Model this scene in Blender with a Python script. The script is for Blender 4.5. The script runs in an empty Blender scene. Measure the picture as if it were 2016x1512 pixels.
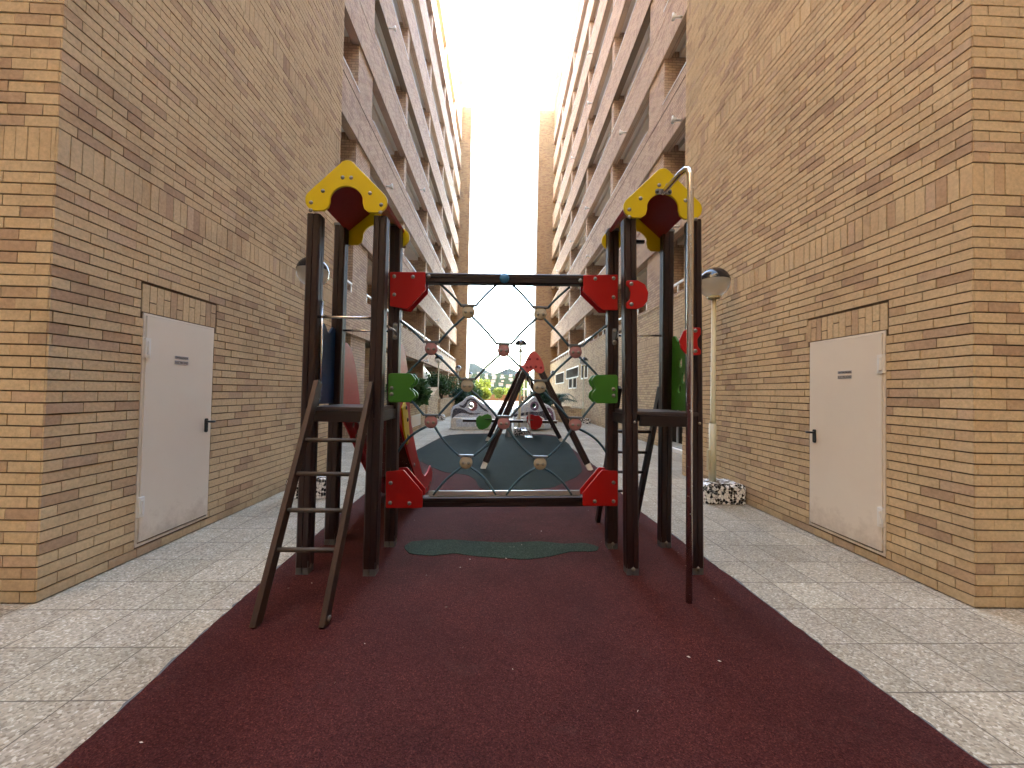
import bpy, bmesh, math, random
import numpy as np
from mathutils import Vector, Matrix
from mathutils import noise as MN
R = math.radians
random.seed(7)
S = bpy.context.scene
C = S.collection

# ------------------------------------------------------------------ camera, sky, sun, exposure
CAMH = 1.55; YAW, PITCH, ROLL, FPX = .028, .0221, .0202, 765.0
_f = np.array([math.sin(YAW)*math.cos(PITCH), math.cos(YAW)*math.cos(PITCH), math.sin(PITCH)])
_r = np.array([math.cos(YAW), -math.sin(YAW), 0.0]); _u = np.cross(_r, _f)
_r2 = math.cos(ROLL)*_r + math.sin(ROLL)*_u; _u2 = -math.sin(ROLL)*_r + math.cos(ROLL)*_u
cam_d = bpy.data.cameras.new("camera"); cam = bpy.data.objects.new("camera", cam_d); C.objects.link(cam)
cam.matrix_world = Matrix(((_r2[0], _u2[0], -_f[0], 0), (_r2[1], _u2[1], -_f[1], 0), (_r2[2], _u2[2], -_f[2], CAMH), (0, 0, 0, 1)))
cam_d.sensor_width = 36; cam_d.lens = 36*FPX/2016
cam_d.clip_start = .05; cam_d.clip_end = 8000
S.camera = cam

SUN_EL, SUN_DIR = R(31), (0.93, 0.37)
w = bpy.data.worlds.new("World"); S.world = w; w.use_nodes = True
nt = w.node_tree; nt.nodes.clear()
sky = nt.nodes.new('ShaderNodeTexSky'); sky.sky_type = 'NISHITA'; sky.sun_disc = False
sky.sun_elevation = SUN_EL; sky.sun_rotation = math.atan2(SUN_DIR[0], SUN_DIR[1])
sky.air_density = 1.0; sky.dust_density = 0.3; sky.ozone_density = 1.0
bg = nt.nodes.new('ShaderNodeBackground'); bg.inputs[1].default_value = 0.15
out = nt.nodes.new('ShaderNodeOutputWorld')
nt.links.new(sky.outputs[0], bg.inputs[0]); nt.links.new(bg.outputs[0], out.inputs[0])
sd = bpy.data.lights.new("sun", 'SUN'); sd.energy = 2.0; sd.angle = R(.5); sd.color = (1, .93, .82)
sun = bpy.data.objects.new("sun", sd); C.objects.link(sun)
_l = math.hypot(*SUN_DIR); _sv = Vector((SUN_DIR[0]/_l*math.cos(SUN_EL), SUN_DIR[1]/_l*math.cos(SUN_EL), math.sin(SUN_EL)))
sun.rotation_euler = _sv.to_track_quat('Z', 'Y').to_euler(); sun.location = (30, 20, 60)
S.view_settings.view_transform = 'Standard'; S.view_settings.look = 'None'
S.view_settings.use_white_balance = True; S.view_settings.white_balance_temperature = 8200; S.view_settings.white_balance_tint = 9
S.view_settings.exposure = 4.8; S.view_settings.gamma = 1
S.cycles.max_bounces = 10; S.cycles.diffuse_bounces = 6; S.cycles.glossy_bounces = 4
S.cycles.transparent_max_bounces = 12; S.cycles.volume_bounces = 0
S.cycles.use_denoising = True; S.cycles.sample_clamp_indirect = 6

# ------------------------------------------------------------------ reading positions off the photograph (2016 x 1512)
def ray(x, y): return (x-1008)/FPX*_r2-(y-756)/FPX*_u2+_f
def at(x, y, axis, val):
    o = np.array([0, 0, CAMH]); d = ray(x, y); t = (val-o[axis])/d[axis]; return tuple(float(v) for v in o+t*d)
def G(x, y): return at(x, y, 2, 0.0)
def AX(x, y, v): return at(x, y, 0, v)
def AY(x, y, v): return at(x, y, 1, v)

# ------------------------------------------------------------------ mesh helpers
class MB:
    def __init__(s): s.v = []; s.f = []; s.sm = []; s.tone = []
    def add(s, vs, fs, smooth=False, tone=0.0):
        n = len(s.v); s.v += [tuple(v) for v in vs]
        for f in fs: s.f.append(tuple(i+n for i in f)); s.sm.append(smooth); s.tone.append(tone)
        return s
    def box(s, a, b, tone=0.0):
        (x0, y0, z0), (x1, y1, z1) = a, b
        x0, x1 = min(x0, x1), max(x0, x1); y0, y1 = min(y0, y1), max(y0, y1); z0, z1 = min(z0, z1), max(z0, z1)
        return s.add([(x0,y0,z0),(x1,y0,z0),(x1,y1,z0),(x0,y1,z0),(x0,y0,z1),(x1,y0,z1),(x1,y1,z1),(x0,y1,z1)],
              [(0,3,2,1),(4,5,6,7),(0,1,5,4),(1,2,6,5),(2,3,7,6),(3,0,4,7)], False, tone)
    def sweep(s, sec, p0, p1, up=(0,1,0), smooth=False):
        p0, p1 = Vector(p0), Vector(p1); d = (p1-p0).normalized()
        a = Vector(up).cross(d).normalized(); b = d.cross(a)
        n = len(sec)
        vs = [p0+a*u+b*v for u, v in sec]+[p1+a*u+b*v for u, v in sec]
        fs = [(i, (i+1) % n, (i+1) % n+n, i+n) for i in range(n)]
        s.add(vs, fs, smooth); m = len(s.v)-2*n
        s.f.append(tuple(range(m+n-1, m-1, -1))); s.f.append(tuple(range(m+n, m+2*n))); s.sm += [False]*2; s.tone += [0.0]*2
        return s
    def tube(s, pts, r, n=10, cap=True):
        pts = [Vector(p) for p in pts]; k = len(pts); rs = r if isinstance(r, (list, tuple)) else [r]*k
        ref = Vector((0,0,1)) if abs((pts[1]-pts[0]).normalized().z) < .9 else Vector((1,0,0))
        rings = []; a = None
        for i, p in enumerate(pts):
            d = (pts[min(i+1, k-1)]-pts[max(i-1, 0)]).normalized()
            a = (ref-d*ref.dot(d)).normalized() if a is None else (a-d*a.dot(d)).normalized()
            b = d.cross(a)
            rings.append([p+(a*math.cos(2*math.pi*j/n)+b*math.sin(2*math.pi*j/n))*rs[i] for j in range(n)])
        vs = [q for rg in rings for q in rg]
        fs = [(i*n+j, i*n+(j+1) % n, (i+1)*n+(j+1) % n, (i+1)*n+j) for i in range(k-1) for j in range(n)]
        m = len(s.v); s.add(vs, fs, True)
        if cap:
            s.f.append(tuple(m+j for j in range(n-1, -1, -1))); s.f.append(tuple(m+(k-1)*n+j for j in range(n))); s.sm += [False]*2; s.tone += [0.0]*2
        return s
    def lathe(s, prof, c, axis='Z', n=20):
        c = Vector(c); ax = {'X': (Vector((1,0,0)), Vector((0,1,0)), Vector((0,0,1))), 'Y': (Vector((0,1,0)), Vector((0,0,1)), Vector((1,0,0))), 'Z': (Vector((0,0,1)), Vector((1,0,0)), Vector((0,1,0)))}[axis] if isinstance(axis, str) else axis
        vs = []
        for r, h in prof:
            for j in range(n):
                t = 2*math.pi*j/n; vs.append(c+ax[0]*h+(ax[1]*math.cos(t)+ax[2]*math.sin(t))*max(r, 1e-4))
        fs = [(i*n+j, i*n+(j+1) % n, (i+1)*n+(j+1) % n, (i+1)*n+j) for i in range(len(prof)-1) for j in range(n)]
        return s.add(vs, fs, True)
    def dome(s, c, r, d=(0,-1,0), h=.55):
        d = Vector(d).normalized(); a = d.orthogonal().normalized(); b = d.cross(a)
        return s.lathe([(r*1.25, 0), (r*1.25, r*.15), (r, r*.2), (r*.85, r*h*.7), (r*.5, r*h*.95), (0, r*h*1.05)], c, (d, a, b), 12)
    def ball(s, c, r, n=20, lo=-90, hi=90, sz=1.0):
        k = max(4, int((hi-lo)/180*14))
        return s.lathe([(r*math.cos(R(lo+(hi-lo)*i/k)), sz*r*math.sin(R(lo+(hi-lo)*i/k))) for i in range(k+1)], c, 'Z', n)
    def mesh(s, name):
        me = bpy.data.meshes.new(name); me.from_pydata(s.v, [], s.f)
        me.polygons.foreach_set('use_smooth', s.sm)
        if any(s.tone):
            at_ = me.attributes.new('tone', 'FLOAT', 'FACE'); at_.data.foreach_set('value', s.tone)
        me.update(); return me

def link(o, mat, parent):
    C.objects.link(o)
    if mat:
        o.data.materials.clear(); o.data.materials.append(mat)
    if parent:
        o.parent = parent
        if parent.type == 'EMPTY': o.matrix_parent_inverse = Matrix.Translation(parent.location).inverted()
    return o
def obj(name, mb, mat, parent=None, bevel=0):
    me = mb.mesh(name); me.validate()
    if bevel:
        bm = bmesh.new(); bm.from_mesh(me)
        es = [e for e in bm.edges if len(e.link_faces) == 2 and e.calc_face_angle(0) > .6]
        bmesh.ops.bevel(bm, geom=es, offset=bevel, segments=2, affect='EDGES', profile=.6)
        bm.to_mesh(me); bm.free()
    return link(bpy.data.objects.new(name, me), mat, parent)
def thing(name, label, cat, loc=(0,0,0), group=None):
    o = bpy.data.objects.new(name, None); C.objects.link(o); o.location = loc; o.empty_display_size = .2
    o['label'] = label; o['category'] = cat
    if group: o['group'] = group
    return o
def tag(o, label, cat, group=None):
    o['label'] = label; o['category'] = cat
    if group: o['group'] = group
    return o
def struct(o): o['kind'] = 'structure'; return o
def dup(root, loc=None, label=None):
    def cp(o, par):
        c = o.copy(); C.objects.link(c)
        if par:
            c.parent = par; c.matrix_parent_inverse = o.matrix_parent_inverse.copy()
        for ch in list(o.children): cp(ch, c)
        return c
    c = cp(root, None)
    if loc: c.location = loc
    if label: c['label'] = label
    return c
def rnd(pts, rad, n=6):
    """round the corners of a polygon; rad is one radius or a list"""
    out_ = []; k = len(pts)
    for i in range(k):
        p = Vector(pts[i]).to_2d(); a = Vector(pts[i-1]).to_2d(); b = Vector(pts[(i+1) % k]).to_2d()
        r_ = rad[i] if isinstance(rad, (list, tuple)) else rad
        u, v = (a-p).normalized(), (b-p).normalized()
        th = math.acos(max(-1, min(1, u.dot(v))))
        if r_ <= 0 or th > 3.1: out_.append(tuple(p)); continue
        t = min(r_/math.tan(th/2), (a-p).length*.48, (b-p).length*.48)
        s_, e_ = p+u*t, p+v*t
        for j in range(n+1):
            q = j/n; out_.append(tuple(s_*(1-q)**2+p*2*q*(1-q)+e_*q**2))
    return out_
def circ(cx, cy, r, n=24, a0=0, a1=360, ry=None):
    full = abs(a1-a0) >= 360
    return [(cx+r*math.cos(R(a0+(a1-a0)*i/n)), cy+(ry or r)*math.sin(R(a0+(a1-a0)*i/n))) for i in range(n if full else n+1)]
def plate(name, outline, holes, th, mat, parent, org=(0,0,0), eu=(1,0,0), ev=(0,0,1), bevel=.004):
    """a flat board with rounded edges: outline and holes in (u,v), centred on the plane org + u*eu + v*ev"""
    cu = bpy.data.curves.new(name, 'CURVE'); cu.dimensions = '2D'; cu.fill_mode = 'BOTH'
    cu.extrude = max(th/2-bevel, .0005); cu.bevel_depth = bevel; cu.bevel_resolution = 1; cu.offset = -bevel
    for lp in [outline]+list(holes):
        sp = cu.splines.new('POLY'); sp.points.add(len(lp)-1); sp.use_cyclic_u = True
        for i, (u, v) in enumerate(lp): sp.points[i].co = (u, v, 0, 1)
    tmp = bpy.data.objects.new('tmp', cu); C.objects.link(tmp)
    dg = bpy.context.evaluated_depsgraph_get(); dg.update()
    me = bpy.data.meshes.new_from_object(tmp.evaluated_get(dg)); bpy.data.objects.remove(tmp); bpy.data.curves.remove(cu)
    eu, ev = Vector(eu).normalized(), Vector(ev).normalized(); en = eu.cross(ev)
    M = Matrix(((eu.x, ev.x, en.x, org[0]), (eu.y, ev.y, en.y, org[1]), (eu.z, ev.z, en.z, org[2]), (0,0,0,1)))
    me.transform(M); me.name = name
    return link(bpy.data.objects.new(name, me), mat, parent)

# ------------------------------------------------------------------ materials
def newmat(name):
    m = bpy.data.materials.new(name); m.use_nodes = True; n = m.node_tree
    return m, n, n.nodes['Principled BSDF']
def N(n, t, **kw):
    x = n.nodes.new(t)
    for k, v in kw.items(): setattr(x, k, v)
    return x
def math_(n, op, a, b=None, c=None):
    x = N(n, 'ShaderNodeMath', operation=op)
    for i, v in enumerate((a, b, c)):
        if v is None: continue
        if isinstance(v, (int, float)): x.inputs[i].default_value = v
        else: n.links.new(v, x.inputs[i])
    return x.outputs[0]
def mixc(n, f, a, b, mode='MIX'):
    x = N(n, 'ShaderNodeMix', data_type='RGBA', blend_type=mode)
    for sock, v in ((x.inputs[0], f), (x.inputs[6], a), (x.inputs[7], b)):
        if isinstance(v, (int, float)): sock.default_value = v
        elif isinstance(v, tuple): sock.default_value = (*v, 1)
        else: n.links.new(v, sock)
    return x.outputs[2]
def noise(n, scale, detail=3, rough=.55, vec=None, d='3D'):
    x = N(n, 'ShaderNodeTexNoise', noise_dimensions=d); x.inputs['Scale'].default_value = scale
    x.inputs['Detail'].default_value = detail; x.inputs['Roughness'].default_value = rough
    if vec is not None: n.links.new(vec, x.inputs['Vector'])
    return x
def wpos(n): return N(n, 'ShaderNodeNewGeometry').outputs['Position']
def ramp(n, fac, stops, interp='LINEAR'):
    x = N(n, 'ShaderNodeValToRGB'); x.color_ramp.interpolation = interp
    el = x.color_ramp.elements
    while len(el) < len(stops): el.new(.5)
    for e, (p, c) in zip(el, stops): e.position = p; e.color = (*c, 1)
    n.links.new(fac, x.inputs[0]); return x.outputs[0]
def bump(n, b, h, strength=.3, dist=.01, prev=None):
    x = N(n, 'ShaderNodeBump'); x.inputs['Strength'].default_value = strength; x.inputs['Distance'].default_value = dist
    n.links.new(h, x.inputs['Height'])
    if prev is not None: n.links.new(prev, x.inputs['Normal'])
    n.links.new(x.outputs[0], b.inputs['Normal']); return x.outputs[0]
def plain(name, col, rough=.5, metal=0, var=.12, vs=6, bs=0, bscale=80, spec=.5):
    m, n, b = newmat(name); p = wpos(n)
    no = noise(n, vs, 4, .6, p)
    c = mixc(n, no.outputs[0], tuple(v*(1-var) for v in col), tuple(min(1, v*(1+var)) for v in col))
    n.links.new(c, b.inputs['Base Color'])
    no2 = noise(n, vs*5, 3, .6, p)
    rr = math_(n, 'MULTIPLY_ADD', no2.outputs[0], .25, rough-.12); n.links.new(rr, b.inputs['Roughness'])
    b.inputs['Metallic'].default_value = metal; b.inputs['Specular IOR Level'].default_value = spec
    if bs: bump(n, b, noise(n, bscale, 3, .6, p).outputs[0], bs, .002)
    return m

TANS = [(0, (.64, .495, .315)), (.42, (.68, .54, .35)), (.62, (.64, .49, .31)), (.76, (.57, .42, .275)), (.9, (.475, .335, .23)), (1, (.62, .47, .335))]
PALES = [(p_, tuple(min(1, c_*k_) for c_, k_ in zip(q_, (.93, .87, .98)))) for p_, q_ in TANS]
def brick_common(n, b, tone, p, mask=None, mortar=(.17, .125, .085), tans=None):  # mortar tone is darkened to carry the shade of recessed joints
    col = ramp(n, tone, tans or TANS)
    big = noise(n, .45, 3, .6, p)
    col = mixc(n, math_(n, 'MULTIPLY', big.outputs[0], .3), col, mixc(n, .5, col, (.47, .36, .29)))
    sm = noise(n, 38, 4, .65, p)
    col = mixc(n, .55, col, ramp(n, sm.outputs[0], [(.25, (.62, .60, .58)), (.6, (1.05, 1.03, 1.0)), (.8, (1.25, 1.2, 1.15))]), 'MULTIPLY')
    zs = N(n, 'ShaderNodeSeparateXYZ'); n.links.new(p, zs.inputs[0])
    gn = noise(n, 2.2, 5, .7, p)
    gr = math_(n, 'SUBTRACT', math_(n, 'MULTIPLY', gn.outputs[0], .55), zs.outputs[2]); gr = math_(n, 'MULTIPLY', gr, 2.6)
    cl = N(n, 'ShaderNodeClamp'); n.links.new(gr, cl.inputs[0]); col = mixc(n, math_(n, 'MULTIPLY', cl.outputs[0], .45), col, (.20, .145, .085))
    st = noise(n, .9, 6, .72, p); col = mixc(n, 1, col, ramp(n, st.outputs[0], [(.34, (.80, .79, .80)), (.5, (1, 1, 1)), (.7, (1.05, 1.04, 1.02))]), 'MULTIPLY')
    if mask is not None: col = mixc(n, mask, col, mortar)
    n.links.new(col, b.inputs['Base Color']); b.inputs['Roughness'].default_value = .85
    b.inputs['Specular IOR Level'].default_value = .25
    return sm.outputs[0]
def mat_brick_geo():
    m, n, b = newmat('laid_brick'); p = wpos(n)
    a = N(n, 'ShaderNodeAttribute', attribute_name='tone')
    h = brick_common(n, b, a.outputs['Fac'], p)
    bump(n, b, h, .35, .004); return m
CRS = .0829
def mat_brick_shader(name='brickwork', tans=None):
    m, n, b = newmat(name); ge = N(n, 'ShaderNodeNewGeometry'); p = ge.outputs['Position']
    sp = N(n, 'ShaderNodeSeparateXYZ'); n.links.new(p, sp.inputs[0])
    sn = N(n, 'ShaderNodeSeparateXYZ'); n.links.new(ge.outputs['True Normal'], sn.inputs[0])
    fx = math_(n, 'GREATER_THAN', math_(n, 'ABSOLUTE', sn.outputs[0]), .5)
    u = math_(n, 'ADD', math_(n, 'MULTIPLY', sp.outputs[1], fx), math_(n, 'MULTIPLY', sp.outputs[0], math_(n, 'SUBTRACT', 1, fx)))
    z = sp.outputs[2]
    def br(a, c, wd, hh, off):
        cv = N(n, 'ShaderNodeCombineXYZ'); n.links.new(a, cv.inputs[0]); n.links.new(c, cv.inputs[1])
        t = N(n, 'ShaderNodeTexBrick'); t.offset = off; t.squash = 1; n.links.new(cv.outputs[0], t.inputs['Vector'])
        t.inputs['Color1'].default_value = (0,0,0,1); t.inputs['Color2'].default_value = (1,1,1,1); t.inputs['Mortar'].default_value = (.5,.5,.5,1)
        t.inputs['Scale'].default_value = 1; t.inputs['Mortar Size'].default_value = .006; t.inputs['Mortar Smooth'].default_value = .25
        t.inputs['Bias'].default_value = 0; t.inputs['Brick Width'].default_value = wd; t.inputs['Row Height'].default_value = hh
        return t
    t1 = br(u, z, .25, CRS, .5)
    t2 = br(u, math_(n, 'SUBTRACT', z, CRS*38), CRS, CRS*3, 0)
    k = math_(n, 'MODULO', math_(n, 'ADD', math_(n, 'DIVIDE', z, CRS), 36*4-38), 36)
    sol = math_(n, 'LESS_THAN', k, 3)
    # orientation of the t2 rows repeats with the 36-course storey
    zr = math_(n, 'MULTIPLY', k, CRS); n.links.new(zr, t2.inputs['Vector'].links[0].from_node.inputs[1])
    fac = math_(n, 'ADD', math_(n, 'MULTIPLY', t1.outputs['Fac'], math_(n, 'SUBTRACT', 1, sol)), math_(n, 'MULTIPLY', t2.outputs['Fac'], sol))
    tone = mixc(n, sol, t1.outputs['Color'], t2.outputs['Color'])
    h = brick_common(n, b, tone, p, fac, tans=tans)
    hh = math_(n, 'SUBTRACT', math_(n, 'MULTIPLY', h, .25), fac)
    bump(n, b, hh, .8, .008); return m
def mat_wood(name, c0, c1, rough=.42, axis=2):
    m, n, b = newmat(name); p = wpos(n)
    mp = N(n, 'ShaderNodeMapping'); sc = [60, 60, 60]; sc[axis] = 2.2; mp.inputs['Scale'].default_value = sc
    n.links.new(p, mp.inputs['Vector'])
    no = noise(n, 1, 5, .65, mp.outputs[0]); w2 = noise(n, 2.5, 3, .5, p)
    c = ramp(n, no.outputs[0], [(.3, c0), (.7, c1)])
    c = mixc(n, math_(n, 'MULTIPLY', w2.outputs[0], .6), c, tuple(v*.5 for v in c0))
    n.links.new(c, b.inputs['Base Color'])
    n.links.new(math_(n, 'MULTIPLY_ADD', no.outputs[0], .3, rough-.15), b.inputs['Roughness'])
    bump(n, b, no.outputs[0], .25, .002); return m
def mat_rubber(name, c0, c1, c2):
    m, n, b = newmat(name); p = wpos(n)
    v = N(n, 'ShaderNodeTexVoronoi'); v.inputs['Scale'].default_value = 190; n.links.new(p, v.inputs['Vector'])
    sx = N(n, 'ShaderNodeSeparateColor'); n.links.new(v.outputs['Color'], sx.inputs[0])
    c = ramp(n, sx.outputs[0], [(0, c0), (.55, c1), (.93, c2), (1, tuple(min(1, x*1.4) for x in c2))])
    big = noise(n, 1.3, 5, .62, p)
    c = mixc(n, 1, c, ramp(n, big.outputs[0], [(.3, (.70, .70, .74)), (.55, (1, 1, 1)), (.75, (1.22, 1.16, 1.14))]), 'MULTIPLY')
    dust = noise(n, 3.1, 6, .7, p)
    c = mixc(n, ramp(n, dust.outputs[0], [(.58, (0, 0, 0)), (.82, (.22, .22, .22))]), c, (.11, .075, .065))
    n.links.new(c, b.inputs['Base Color']); b.inputs['Roughness'].default_value = .9; b.inputs['Specular IOR Level'].default_value = .12
    h = math_(n, 'ADD', v.outputs['Distance'], math_(n, 'MULTIPLY', noise(n, 14, 4, .6, p).outputs[0], 1.2))
    bump(n, b, h, .7, .006); return m
def mat_paver():
    m, n, b = newmat('washed_aggregate_paving'); p = wpos(n)
    mp = N(n, 'ShaderNodeMapping'); mp.inputs['Location'].default_value = (.06, -.02, 0); mp.inputs['Rotation'].default_value = (0, 0, R(-.6)); n.links.new(p, mp.inputs['Vector'])
    t = N(n, 'ShaderNodeTexBrick'); t.offset = 0; n.links.new(mp.outputs[0], t.inputs['Vector'])
    for k_, v_ in (('Color1', (0,0,0,1)), ('Color2', (1,1,1,1)), ('Mortar', (.5,.5,.5,1)), ('Scale', 1), ('Mortar Size', .0045), ('Mortar Smooth', .3), ('Brick Width', .4), ('Row Height', .4)): t.inputs[k_].default_value = v_
    v = N(n, 'ShaderNodeTexVoronoi'); v.inputs['Scale'].default_value = 85; n.links.new(p, v.inputs['Vector'])
    sx = N(n, 'ShaderNodeSeparateColor'); n.links.new(v.outputs['Color'], sx.inputs[0])
    c = ramp(n, sx.outputs[0], [(0, (.19, .16, .12)), (.2, (.27, .235, .18)), (.6, (.335, .29, .225)), (.85, (.39, .345, .275)), (1, (.52, .48, .41))])
    tint = ramp(n, t.outputs['Color'], [(0, (.80, .78, .74)), (.35, (.95, .92, .86)), (.7, (1.0, .96, .93)), (1, (1.16, 1.13, 1.06))])
    c = mixc(n, .8, c, tint, 'MULTIPLY')
    big = noise(n, .9, 5, .62, p)
    c = mixc(n, 1, c, ramp(n, big.outputs[0], [(.3, (.78, .77, .75)), (.55, (1, 1, 1)), (.75, (1.1, 1.1, 1.09))]), 'MULTIPLY')
    gum = N(n, 'ShaderNodeTexVoronoi'); gum.inputs['Scale'].default_value = 1.9; n.links.new(p, gum.inputs['Vector'])
    c = mixc(n, math_(n, 'MULTIPLY', math_(n, 'LESS_THAN', gum.outputs['Distance'], .045), .75), c, (.09, .085, .08))
    n.links.new(mixc(n, math_(n, 'MULTIPLY', t.outputs['Fac'], .85), c, (.085, .065, .048)), b.inputs['Base Color'])
    b.inputs['Roughness'].default_value = .78; b.inputs['Specular IOR Level'].default_value = .35
    h = math_(n, 'SUBTRACT', math_(n, 'MULTIPLY', v.outputs['Distance'], -1.0), math_(n, 'MULTIPLY', t.outputs['Fac'], 1.2))
    bump(n, b, h, .6, .005); return m
def mat_mosaic(name, scale, stops, interp='CONSTANT'):
    m, n, b = newmat(name); p = wpos(n)
    v = N(n, 'ShaderNodeTexVoronoi'); v.inputs['Scale'].default_value = scale; v.inputs['Randomness'].default_value = .9; n.links.new(p, v.inputs['Vector'])
    e = N(n, 'ShaderNodeTexVoronoi', feature='DISTANCE_TO_EDGE'); e.inputs['Scale'].default_value = scale; e.inputs['Randomness'].default_value = .9; n.links.new(p, e.inputs['Vector'])
    sx = N(n, 'ShaderNodeSeparateColor'); n.links.new(v.outputs['Color'], sx.inputs[0])
    c = ramp(n, sx.outputs[0], stops, interp)
    gr = math_(n, 'LESS_THAN', e.outputs['Distance'], .045)
    n.links.new(mixc(n, gr, c, (.32, .31, .29)), b.inputs['Base Color'])
    n.links.new(math_(n, 'MULTIPLY_ADD', gr, .6, .22), b.inputs['Roughness'])
    bump(n, b, math_(n, 'MINIMUM', e.outputs['Distance'], .08), .6, .01); return m
def mat_leaf(name, c0, c1, c2):
    m, n, b = newmat(name); p = wpos(n)
    no = noise(n, 3.2, 4, .7, p); n2 = noise(n, 23, 2, .5, p)
    c = ramp(n, math_(n, 'ADD', math_(n, 'MULTIPLY', no.outputs[0], .6), math_(n, 'MULTIPLY', n2.outputs[0], .4)), [(.32, c0), (.5, c1), (.68, c2)])
    n.links.new(c, b.inputs['Base Color']); b.inputs['Roughness'].default_value = .45
    b.inputs['Specular IOR Level'].default_value = .4
    tr = N(n, 'ShaderNodeBsdfTranslucent'); n.links.new(c, tr.inputs[0]); mx = N(n, 'ShaderNodeMixShader'); mx.inputs[0].default_value = .35
    o_ = n.nodes['Material Output']; n.links.new(b.outputs[0], mx.inputs[1]); n.links.new(tr.outputs[0], mx.inputs[2]); n.links.new(mx.outputs[0], o_.inputs[0])
    return m

def door_paint():
    m, n, b = newmat('cream_door_paint'); p = wpos(n)
    c = mixc(n, noise(n, 2.5, 4, .6, p).outputs[0], (.74, .67, .585), (.80, .745, .66))
    zs = N(n, 'ShaderNodeSeparateXYZ'); n.links.new(p, zs.inputs[0])
    g1 = noise(n, 5, 6, .75, p)
    lo = math_(n, 'MULTIPLY', math_(n, 'SUBTRACT', math_(n, 'MULTIPLY', g1.outputs[0], 1.0), math_(n, 'ADD', zs.outputs[2], .12)), 3.0)
    cl = N(n, 'ShaderNodeClamp'); n.links.new(lo, cl.inputs[0])
    c = mixc(n, math_(n, 'MULTIPLY', cl.outputs[0], .5), c, (.34, .26, .19))
    sc = noise(n, 17, 6, .8, p); c = mixc(n, ramp(n, sc.outputs[0], [(.70, (0, 0, 0)), (.76, (.30, .30, .30))]), c, (.40, .35, .30))
    n.links.new(c, b.inputs['Base Color']); b.inputs['Roughness'].default_value = .42
    bump(n, b, noise(n, 120, 3, .6, p).outputs[0], .12, .002); return m
BRG = mat_brick_geo(); BRS = mat_brick_shader(); BRP = mat_brick_shader('pale_brickwork', PALES); BRT = mat_brick_shader('sunlit_gold_brickwork', [(p_, (q_[0]*.62, q_[1]*.49, q_[2]*.38)) for p_, q_ in TANS])  # golden copy puts the towers' sunlit tone into the brick, darkened against overexposure
MORT = plain('mortar', (.115, .08, .05), .9, var=.2, vs=9, bs=.4)
PLAST = plain('soffit_plaster', (.80, .72, .62), .85, var=.08, vs=3)
CREAM = plain('cream_render', (.30, .235, .17), .8, var=.06)
WHITER = plain('white_render', (.80, .79, .76), .8, var=.04)
WHITE = plain('white_paint', (.78, .77, .74), .4, var=.05)
DOOR = door_paint()
BLACKP = plain('black_plastic', (.018, .018, .02), .38, var=.2)
ALU = plain('aluminium', (.62, .62, .6), .35, .9, var=.08)
STEEL = plain('polished_steel', (.66, .64, .62), .22, 1, var=.06)
GALV = plain('galvanised_shoe', (.17, .19, .21), .5, .7, var=.15, vs=20)
BOLT = plain('bolt_cap', (.23, .225, .20), .4, .3, var=.2, vs=30)
YEL = plain('yellow_board', (.62, .46, .006), .36, var=.05, bs=.06, bscale=200)
RED = plain('red_board', (.38, .009, .009), .42, var=.07, bs=.06, bscale=200, spec=.28)
REDP = plain('faded_red_board', (.56, .10, .10), .4, var=.08)
GRN = plain('green_board', (.04, .20, .025), .36, var=.07, bs=.06, bscale=200)
BLU = plain('blue_board', (.003, .04, .13), .36, var=.07)
ROOFRED = plain('dark_red_board', (.26, .006, .010), .42, var=.08)
WOOD = mat_wood('dark_stained_timber', (.010, .0032, .0034), (.034, .0105, .0105))
WOODX = mat_wood('dark_stained_timber_across', (.009, .0035, .003), (.028, .010, .008), .42, 0)
WOODY = mat_wood('dark_stained_timber_along', (.009, .0035, .003), (.028, .010, .008), .42, 1)
LADW = mat_wood('worn_ladder_timber', (.034, .016, .010), (.072, .035, .021), .55)
RUNG = mat_wood('worn_rung_timber', (.055, .040, .028), (.10, .075, .055), .6, 0)
DECK = plain('deck_board', (.05, .034, .033), .35, var=.2, vs=15)
ROPE = plain('blue_steel_cored_rope', (.035, .085, .11), .55, var=.25, vs=60)
DISCG = plain('beige_rope_disc', (.40, .36, .27), .45, var=.06)
DISCP = plain('pink_rope_disc', (.38, .185, .20), .45, var=.06)
BLUC = plain('blue_cap', (.02, .17, .36), .35, var=.06)
RUBM = mat_rubber('maroon_rubber_crumb', (.033, .0068, .0062), (.062, .0135, .0118), (.092, .026, .022))
RUBG = mat_rubber('green_rubber_crumb', (.010, .020, .012), (.019, .034, .021), (.042, .060, .042))
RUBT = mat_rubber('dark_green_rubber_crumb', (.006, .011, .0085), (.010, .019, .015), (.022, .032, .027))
RUBE = plain('grey_rubber_edge', (.10, .10, .10), .9, var=.35, vs=30, bs=.6)
PAV = mat_paver()
MOSBW = mat_mosaic('black_and_white_mosaic', 26, [(0, (.015, .015, .014)), (.50, (.80, .78, .73)), (.80, (.88, .86, .82))])
MOSL = mat_mosaic('pale_blue_mosaic', 24, [(0, (.52, .60, .70)), (.4, (.62, .69, .78)), (.7, (.72, .77, .82)), (.9, (.80, .81, .82))])
MOSN = mat_mosaic('navy_mosaic', 24, [(0, (.012, .014, .035)), (.5, (.02, .024, .05)), (.85, (.035, .036, .07))])
MOSR = mat_mosaic('dark_red_mosaic', 26, [(0, (.25, .035, .04)), (.6, (.34, .06, .06)), (.9, (.42, .12, .10))])
MOSV = mat_mosaic('violet_mosaic', 26, [(0, (.13, .05, .14)), (.6, (.17, .07, .18)), (.9, (.22, .12, .22))])
MOSW = mat_mosaic('white_mosaic', 22, [(0, (.60, .59, .55)), (.5, (.70, .69, .65)), (.9, (.78, .77, .74))])
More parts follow.
